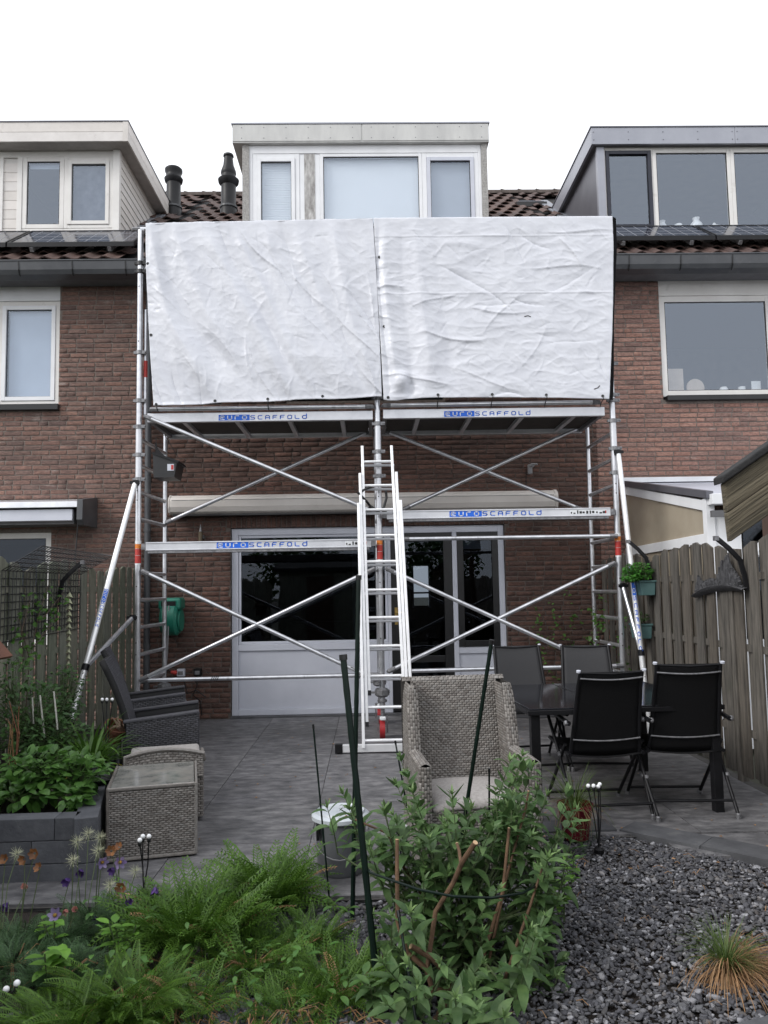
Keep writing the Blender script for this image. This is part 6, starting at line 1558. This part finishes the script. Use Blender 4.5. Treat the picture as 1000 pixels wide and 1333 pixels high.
# ---- pasque flowers -------------------------------------------------------------------
def flower_mesh(name, m, n=6, L=.026, W=.017, cup=.9):
    mb = MB(); me0 = None
    for k in range(n):
        a = 2*PI*k/n; R_ = Matrix.Rotation(a,4,'Z'); 
        for i in range(4):
            pass
        rows = []
        for i in range(5):
            t_ = i/4; w_ = W/2*math.sin(PI*min(1,.12+t_*.80)); an = cup*(1-t_*.12); rows.append((w_, .004+L*t_*math.cos(an), L*t_*math.sin(an)))
        b = len(mb.v)
        for w_, y, z in rows: mb.v += [tuple(R_@Vector((-w_,y,z))), tuple(R_@Vector((0,y,z-w_*.3))), tuple(R_@Vector((w_,y,z)))]
        for i in range(4): q = b+i*3; mb.f += [(q,q+1,q+4,q+3),(q+1,q+2,q+5,q+4)]
    me = mb.mesh(name); me.materials.append(m); return me
def silk_mesh():
    mb = MB(); r = random.Random(2)
    for _ in range(70):
        d = Vector((r.gauss(0,1),r.gauss(0,1),r.gauss(.3,1))).normalized(); p = d*.004; q = d*r.uniform(.022,.034)+Vector((0,0,-.003)); s = d.cross(Vector((.3,.2,1))).normalized()*.0006
        b = len(mb.v); mb.v += [tuple(p-s),tuple(p+s),tuple(q+s*.5),tuple(q-s*.5)]; mb.f.append((b,b+1,b+2,b+3))
    me = mb.mesh('seed_head'); me.materials.append(M['silk']); return me
FLW = {k: flower_mesh('flower', M[k], cup=c, L=L) for k, c, L in (('purple',1.32,.026),('lilac',.75,.027),('pink',1.42,.024),('orangebrown',.75,.019))}
SH = silk_mesh(); CEN = MB().ball((0,0,.006),.0075,8).mesh('flower_centre'); CEN.materials.append(M['yellowc'])
def pasque(px, py, label, fl, Y=3.75):
    c = ground(px,py); c = Vector((c.x,c.y,0)); t = thing('pasque_flower', label, 'flower', tuple(c), group='pasque flower plants in the left border')
    for kind, x, y, *o_ in fl:
        p = at(x, y, Y+ru(-.15,.12)); b = c+Vector(((p.x-c.x)*.6+ru(-.02,.02), ru(-.06,.06), .01)); p = Vector(p)
        d = Vector((ru(-.5,.5), -ru(.5,.9), ru(-.7,.0) if kind == 'purple' else ru(-.2,.7))).normalized()
        if kind == 'silk': d = Vector((0,0,1))
        s_ = put('flower_stem', MB().tube([b, b.lerp(p,.6)+Vector((ru(-.01,.01),ru(-.01,.01),.02)), p-d*.006],.0024,5,r2=.0018), M['stem'], t, smooth=True)
        M_ = TM(p-WL[t.name], d.cross(Vector((1,0,.1))).normalized()*-1, Vector((1,0,.1)), d)
        x_ = Vector((1,.1,0)).cross(d).normalized(); y_ = d.cross(x_); sc_ = ru(1.1,1.45)
        M_ = TM(p-WL[t.name], x_*sc_, y_*sc_, d*sc_)
        if kind == 'silk': inst('seed_head', SH, s_, M_)
        else:
            inst('flower', FLW[kind], s_, M_)
            if kind == 'lilac' or o_: inst('flower_centre', CEN, s_, M_)
    Ms = []
    for _ in range(70):
        a = ru(0,6.3); q = ru(0,.10); tl_ = ru(.2,1.2); d = Vector((math.cos(a)*math.sin(tl_),math.sin(a)*math.sin(tl_),math.cos(tl_)))
        Ms.append((rg.randrange(4), dirM((math.cos(a)*q,math.sin(a)*q,0), d, (-math.cos(a),-math.sin(a),.4), ru(.08,.17))))
    scatter(t,'feather_leaf',GG,Ms,M['greygreen'],300)
pasque(20,1225,'pasque flower clump at the left edge with withered orange blooms',[('orangebrown',6,1119),('orangebrown',31,1119),('orangebrown',45,1111),('orangebrown',51,1130),('silk',22,1112),('purple',10,1176),('pink',35,1155)])
pasque(82,1225,'pasque flower clump with lilac open bloom and two pink seed cups',[('lilac',72,1192,1),('pink',87,1185),('pink',99,1185),('purple',90,1145),('silk',95,1120)],3.6)
pasque(122,1200,'pasque flower clump carrying three silky seed heads',[('silk',101,1096),('silk',115,1086),('silk',130,1091),('purple',106,1133),('lilac',133,1122,1),('purple',150,1131),('lilac',156,1122),('silk',128,1108)],3.85)
pasque(165,1215,'pasque flower clump beside the garden light with dark violet nodding blooms',[('purple',202,1156),('purple',193,1181),('purple',167,1171),('orangebrown',158,1155),('purple',125,1194),('silk',143,1153),('orangebrown',145,1108),('orangebrown',155,1103),('silk',176,1135)],3.65)

# ---- broad-leaved plants --------------------------------------------------------------
def leafy(name, label, cat, c, blobs, meshes, m, n, size, part='leaf', up=.5, group=None, maxn=300, stem=True, drop=.0):
    t = thing(name, label, cat, tuple(c), group=group); c = Vector(c); Ms = []; sm = MB()
    for (p, r, k) in blobs:
        p = Vector(p)
        for _ in range(int(n*k)):
            v = Vector((rg.gauss(0,1),rg.gauss(0,1),rg.gauss(0,1))).normalized()*(rg.random()**.35); q = p+Vector((v.x*r[0],v.y*r[1],v.z*r[2]))
            if q.z < c.z+.005: q.z = c.z+ru(.005,.04)
            d = (Vector((v.x,v.y,v.z*.5+ru(-.3,.4)))+Vector((ru(-.6,.6),ru(-.6,.6),-drop))).normalized()
            Ms.append((rg.randrange(len(meshes)), dirM(q-c, d, Vector((ru(-.5,.5),ru(-.7,.2),up+.5)), size*ru(.6,1.25))))
            if stem and rg.random() < .22: sm.tube([q, q.lerp(p-Vector((0,0,r[2]*.7)),.6), (c.x+(p.x-c.x)*.7+ru(-.02,.02), p.y, max(c.z, p.z-r[2]*1.1))],.0025,4,cap=False)
    scatter(t, part, meshes, Ms, M[m], maxn)
    if sm.v: put('stems', sm, M['stem'], t, kind='stuff')
    return t
HY = [leaf_mesh('leaf', 1, .62, M['hyd'], .22, c, .45, 6, .7) for c in (.3,.7,1.0,.1)]
hb_ = [((-1.98,4.75,.47),(.20,.20,.12),1),((-1.74,4.72,.46),(.13,.16,.10),.7),((-2.25,4.85,.42),(.20,.18,.11),.7),((-1.72,4.55,.38),(.10,.10,.06),.3),((-2.05,4.55,.40),(.25,.12,.07),.6)]
leafy('hydrangea','bushy bright green broad-leaved plant filling the front of the raised bed','shrub',(-1.95,4.75,.27),hb_,HY,'hyd',270,.073,maxn=300,up=.9)
SM = [leaf_mesh('leaf', 1, .5, M['darkleaf'], .2, c, .45, 4, .8) for c in (.3,.8)]
leafy('rose_bush','small dark-leaved bush at the back of the raised bed against the left fence','shrub',(-2.5,5.9,.28),[((-2.48,5.85,.62),(.28,.42,.26),1),((-2.3,5.7,.48),(.25,.3,.16),.6),((-2.5,6.4,.72),(.16,.35,.24),.4),((-2.55,5.6,.95),(.12,.2,.18),.15)],SM,'darkleaf',900,.045,up=.6)
t = thing('support_sticks','three thin white sticks standing in the small dark-leaved bush','stick',(-2.35,5.6,.28))
for a, b in ((at(52,905,5.6),at(58,960,5.6)),(at(42,908,5.7),at(44,942,5.7)),(at(70,900,5.6),at(75,950,5.6))): put('stick', MB().tube([a,b],.006,6), M['woodstrip'], t)
t = thing('dry_canes','bundle of reddish brown dry canes at the left of the raised bed','canes',(-2.3,4.85,.28))
for k in range(7): x = ru(8,26); put('cane', MB().tube([at(x,ru(990,1010),4.95),at(x+ru(-6,6),955,4.9),at(x+ru(-8,8),ru(905,945),4.9)],.004,5,r2=.002), M['terracotta'] if k % 2 else M['straw'], t)
ST = [blade_mesh('blade', M['strap'], .085, a) for a in (1.0,1.6,2.2)]; SY = [blade_mesh('withered_blade', M['strapyellow'], .08, a) for a in (2.0,2.5,2.8)]
def blades(root, nm, meshes, m, n, r, L, lean, az=None, mx=300, h0=0):
    Ms = []
    for _ in range(n):
        a = ru(0,6.283) if az is None else ru(*az); tl_ = ru(*lean); q = ru(0,r)
        R_ = Matrix.Rotation(a-PI/2,4,'Z')@Matrix.Rotation(-tl_,4,'X'); s = L*ru(.6,1.15)
        Ms.append((rg.randrange(len(meshes)), Matrix.Translation((math.cos(a)*q,math.sin(a)*q,h0))@R_@Matrix.Diagonal((s,s,s,1))))
    scatter(root,nm,meshes,Ms,M[m],mx)
t = thing('daylily','strap-leaved plant with yellowing tips in the raised bed beside the near recliner','plant',(-1.98,5.55,.28))
blades(t,'blade',ST,'strap',120,.08,.45,(.0,.75)); blades(t,'withered_blade',SY,'strapyellow',16,.06,.36,(.5,1.1),(-1.9,.2))
# lime seedlings
LM = [leaf_mesh('leaf', 1, .55, M['lime'], .2, c, .42, 5, .8) for c in (.3,.8)]
def seedling(px, py, h, label, n=14, s=.06, m=LM, mm='lime'):
    c = ground(px,py); t = thing('lime_seedling', label, 'plant', (c.x,c.y,0), group='lime green seedlings in the borders'); sm = MB(); Ms = []
    for k in range(3):
        tp = Vector((ru(-.05,.05),ru(-.05,.05),h*ru(.6,1))); sm.tube([(c.x,c.y,0),(c.x+tp.x,c.y+tp.y,tp.z)],.003,5)
        for j in range(n//3+2):
            a = j*2.4+k; z = tp.z*(.45+.55*j/(n//3+1)); d = Vector((math.cos(a),math.sin(a),.35))
            Ms.append((j % len(m), dirM((tp.x*z/tp.z,tp.y*z/tp.z,z), d, (0,0,1), s*ru(.7,1.2))))
    scatter(t,'leaf',m,Ms,M[mm]); put('stalk', sm, M['stem'], t); return t
seedling(62,1290,.16,'lime-leaved seedling left of the dark ferns',18,.075)
seedling(70,1240,.15,'lime-leaved seedling just below the grey-green cushion',12,.06)
seedling(160,1262,.23,'lime-leaved seedling with reddish centre beneath the violet blooms',15,.06)
seedling(735,1200,.20,'lime-leaved seedling emerging right of the grey-green shrub',26,.055)
seedling(742,1165,.20,'lime-leaved seedling below the red pot',20,.045)
seedling(715,1185,.24,'lime-leaved seedling tucked into the lower right of the grey-green shrub',22,.05)
seedling(695,1285,.05,'tiny yellow-green seedling on the slate below the shrub',8,.03)
seedling(490,1325,.13,'broad-leaved seedling at the bottom beside the stake foot',22,.07,BL,'budleaf')
# ornamental grass in the red pot
t = thing('plant_pot','dark red glazed pot holding a straw-coloured grass beside the sling chairs','pot',(1.225,4.74,.01))
put('body', MB().lathe([(.075,.012),(.10,.18),(.108,.19),(.108,.215),(.098,.215),(.09,.17),(.001,.17)],(1.225,4.74,0),26), M['redpot'], t, smooth=True)
t = thing('ornamental_grass','wispy green and straw grass growing in the dark red pot','grass',(1.225,4.74,.17))
GBL = [blade_mesh('blade', M['grassgreen'], .016, a, taper=2) for a in (.8,1.5,2.1)]; GST = [blade_mesh('straw_blade', M['straw'], .012, a, taper=2) for a in (1.5,2.2,2.9)]
blades(t,'blade',GBL,'grassgreen',110,.04,.34,(.0,.8)); blades(t,'straw_blade',GST,'straw',120,.05,.22,(.3,1.3),(2.4,5.6))
t = thing('ornamental_grass','tufted grass with green heart and straw skirt on the slate at the lower right','grass',(1.40,3.16,0))
blades(t,'blade',GBL,'grassgreen',260,.07,.20,(.0,.45)); blades(t,'straw_blade',GST,'straw',460,.08,.31,(.35,1.5),(-2.7,1.2))
# herb near red pot
RM = [blade_mesh('needle', M['greygreen'], .10, a) for a in (.3,.9)]
t = thing('rosemary','small grey-green needle-leaved herb between the red pot and the garden light','herb',(1.2,4.5,0))
Ms = []
for k in range(14):
    a = ru(0,6.3); tp = Vector((math.cos(a)*.10,math.sin(a)*.06,ru(.10,.22)))
    for j in range(26):
        q = tp*(j/26); b = ru(0,6.3); Ms.append((j % 2, dirM(q,(math.cos(b),math.sin(b),.6),(0,0,1),.022)@Matrix.Rotation(-PI/2,4,'X')))
scatter(t,'needle',RM,Ms,M['greygreen'],200)
# climbing plant on the wall and left vine
VL = [leaf_mesh('leaf', 1, .6, M['vineleaf'], .2, c, .4, 5, .8) for c in (.3,.8)]
def climber(label, stems_, n, size, m, meshes, leafsp, loc, name='climbing_plant', fuzz=.04):
    t = thing(name, label, 'climber', loc); sm = MB(); Ms = []; off_ = Vector(loc)
    for pts in stems_:
        pts = [Vector(p) for p in pts]; sm.tube(pts,.004,5,r2=.002,cap=False)
        for a, b in zip(pts[:-1],pts[1:]):
            for k in range(max(1,int((b-a).length*leafsp))):
                q = a.lerp(b, rg.random())+Vector((ru(-fuzz,fuzz),ru(-fuzz,fuzz*.4),ru(-fuzz,fuzz)))
                Ms.append((rg.randrange(len(meshes)), dirM(q-off_, (ru(-1,1),ru(-1,.2),ru(-.6,.6)), (0,-.6,.8), size*ru(.6,1.2))))
    scatter(t,'leaf',meshes,Ms,M[m],300); put('stems', sm, M['twig'], t); return t
W9 = 9.44
st_ = [[at(745,905,W9),at(742,840,W9),at(745,800,W9),at(738,770,W9)],[at(742,880,W9),at(715,830,W9),at(700,800,W9),at(690,785,W9)],[at(742,850,W9),at(722,800,W9),at(715,778,W9)],[at(735,905,W9),at(705,850,W9),at(697,815,W9),at(700,798,W9)],
       [at(745,870,W9),at(765,840,W9),at(755,800,W9)],[at(780,905,W9),at(765,850,W9),at(775,815,W9)],[at(716,830,W9),at(728,810,W9),at(748,803,W9)]]
climber('sparse climbing plant with thin stems on the brick wall behind the far chairs',st_,0,.05,'vineleaf',VL,26,(1.9,9.44,0))
st_ = [[(2.60,8.6,.2),(2.55,8.55,.9),(2.50,8.5,1.25),(2.62,8.5,1.45)],[(2.7,8.4,.5),(2.72,8.3,.9),(2.7,8.2,1.2)],[(2.45,8.7,.9),(2.6,8.6,1.2),(2.4,8.6,1.3)]]
climber('leafy climber twining up the right scaffold frame beside the fence',st_,0,.055,'vineleaf',VL,45,(2.6,8.5,0),fuzz=.07)
st_ = [[(-2.78,6.3,.3),(-2.76,6.35,1.0),(-2.76,6.5,1.35),(-2.75,6.7,1.66)],[(-2.76,6.35,1.0),(-2.74,6.1,1.35)],[(-2.76,6.4,1.1),(-2.75,6.8,1.3),(-2.75,6.9,1.5)],[(-2.75,6.2,1.0),(-2.74,6.15,1.25),(-2.74,6.3,1.5)],[(-2.75,6.5,1.3),(-2.75,7.0,1.55)]]
climber('climbing vine threaded through the wire mesh on the left fence',st_,0,.05,'vineleaf',VL,45,(-2.77,6.4,0),fuzz=.07)
PL = [leaf_mesh('leaf', 1, .8, M['parsley'], .3, c, .5, 4, .6) for c in (.3,.9)]
leafy('parsley','bushy bright green curly herb in the upper hanging planter','herb',(2.78,7.75,1.57),[((2.72,7.72,1.66),(.15,.13,.09),1),((2.62,7.66,1.60),(.08,.08,.10),.4)],PL,'parsley',520,.03,drop=.1)
leafy('trailing_herb','thin dark green trailing herb in the lower hanging planter','herb',(2.78,7.9,1.13),[((2.78,7.88,1.19),(.09,.08,.05),1)],SM,'darkleaf',120,.03)
# hedge and trees behind the camera (they show in the panes)
def far_tree(x, y, h, r, label):
    t = thing('tree', label, 'tree', (x,y,0)); put('trunk', MB().tube([(x,y,0),(x+.1,y,h*.5)],[.16,.08],8), M['barkgrey'], t)
    Ms = []
    for _ in range(1400):
        v = Vector((rg.gauss(0,1),rg.gauss(0,1),rg.gauss(0,1))).normalized()*(rg.random()**.4); Ms.append((rg.randrange(2), dirM((v.x*r,v.y*r,h*.62+v.z*r*.9),(ru(-1,1),ru(-1,1),ru(-.6,.4)),(0,0,1),ru(.18,.3))))
    joined('crown', VL, Ms, M['darkleaf'], t)
far_tree(-2.4,-6.5,4.0,1.6,'garden tree behind the camera left of the shed'); far_tree(2.2,-6,3.6,1.5,'garden tree behind the camera over the end fence')
# litter: withered leaves and twigs on the gravel
mb = MB()
for _ in range(70):
    x, y = ru(.3,2.2), ru(2.75,4.7)
    if in_gravel(x, y): a = ru(0,6.3); L = ru(.02,.07); mb.tube([(x,y,.012),(x+math.cos(a)*L*.5,y+math.sin(a)*L*.5,.018+ru(0,.01)),(x+math.cos(a)*L,y+math.sin(a)*L,.012)],.0016,4)
props(put('twig_litter', mb, M['straw'], None), 'scattered straw bits and twigs lying on the slate chippings', 'litter', None, 'stuff')
mb = MB()
for _ in range(260):
    p = ground(ru(150,480), ru(1250,1345)); a = ru(0,6.3); L = ru(.03,.12); mb.tube([(p.x,p.y,.005),(p.x+math.cos(a)*L*.5,p.y+math.sin(a)*L*.5,.02+ru(0,.02)),(p.x+math.cos(a)*L,p.y+math.sin(a)*L,.005)],.0022,4)
props(put('dead_stalk_litter', mb, M['straw'], None), 'dead brown stalks lying under the ferny plants', 'litter', None, 'stuff')
mb = MB()
for _ in range(150):
    x, y = ru(-1.1,2.7), ru(4.2,9.3); a = ru(0,6.3); L = ru(.008,.022); z = .003
    mb.add([(x,y,z),(x+math.cos(a)*L,y+math.sin(a)*L,z+.004),(x+math.cos(a+.9)*L*1.2,y+math.sin(a+.9)*L*1.2,z+.001),(x+math.cos(a+1.7)*L*.7,y+math.sin(a+1.7)*L*.7,z+.005)],[(0,1,2,3)])
props(put('patio_litter', mb, M['straw'], None), 'tiny withered leaf bits scattered over the grey patio', 'litter', None, 'stuff')
chips('border_gravel', 'slate chippings showing between the ferny clumps and the shrub', 3500, lambda x,y: True, (-.75,.15,2.6,3.9), .014, .026, M['slate'])
for o in bpy.data.objects:
    if o.name.startswith('ground_greenery') and o.type == 'EMPTY': o['label'] = 'low mixed green leaves filling the border'
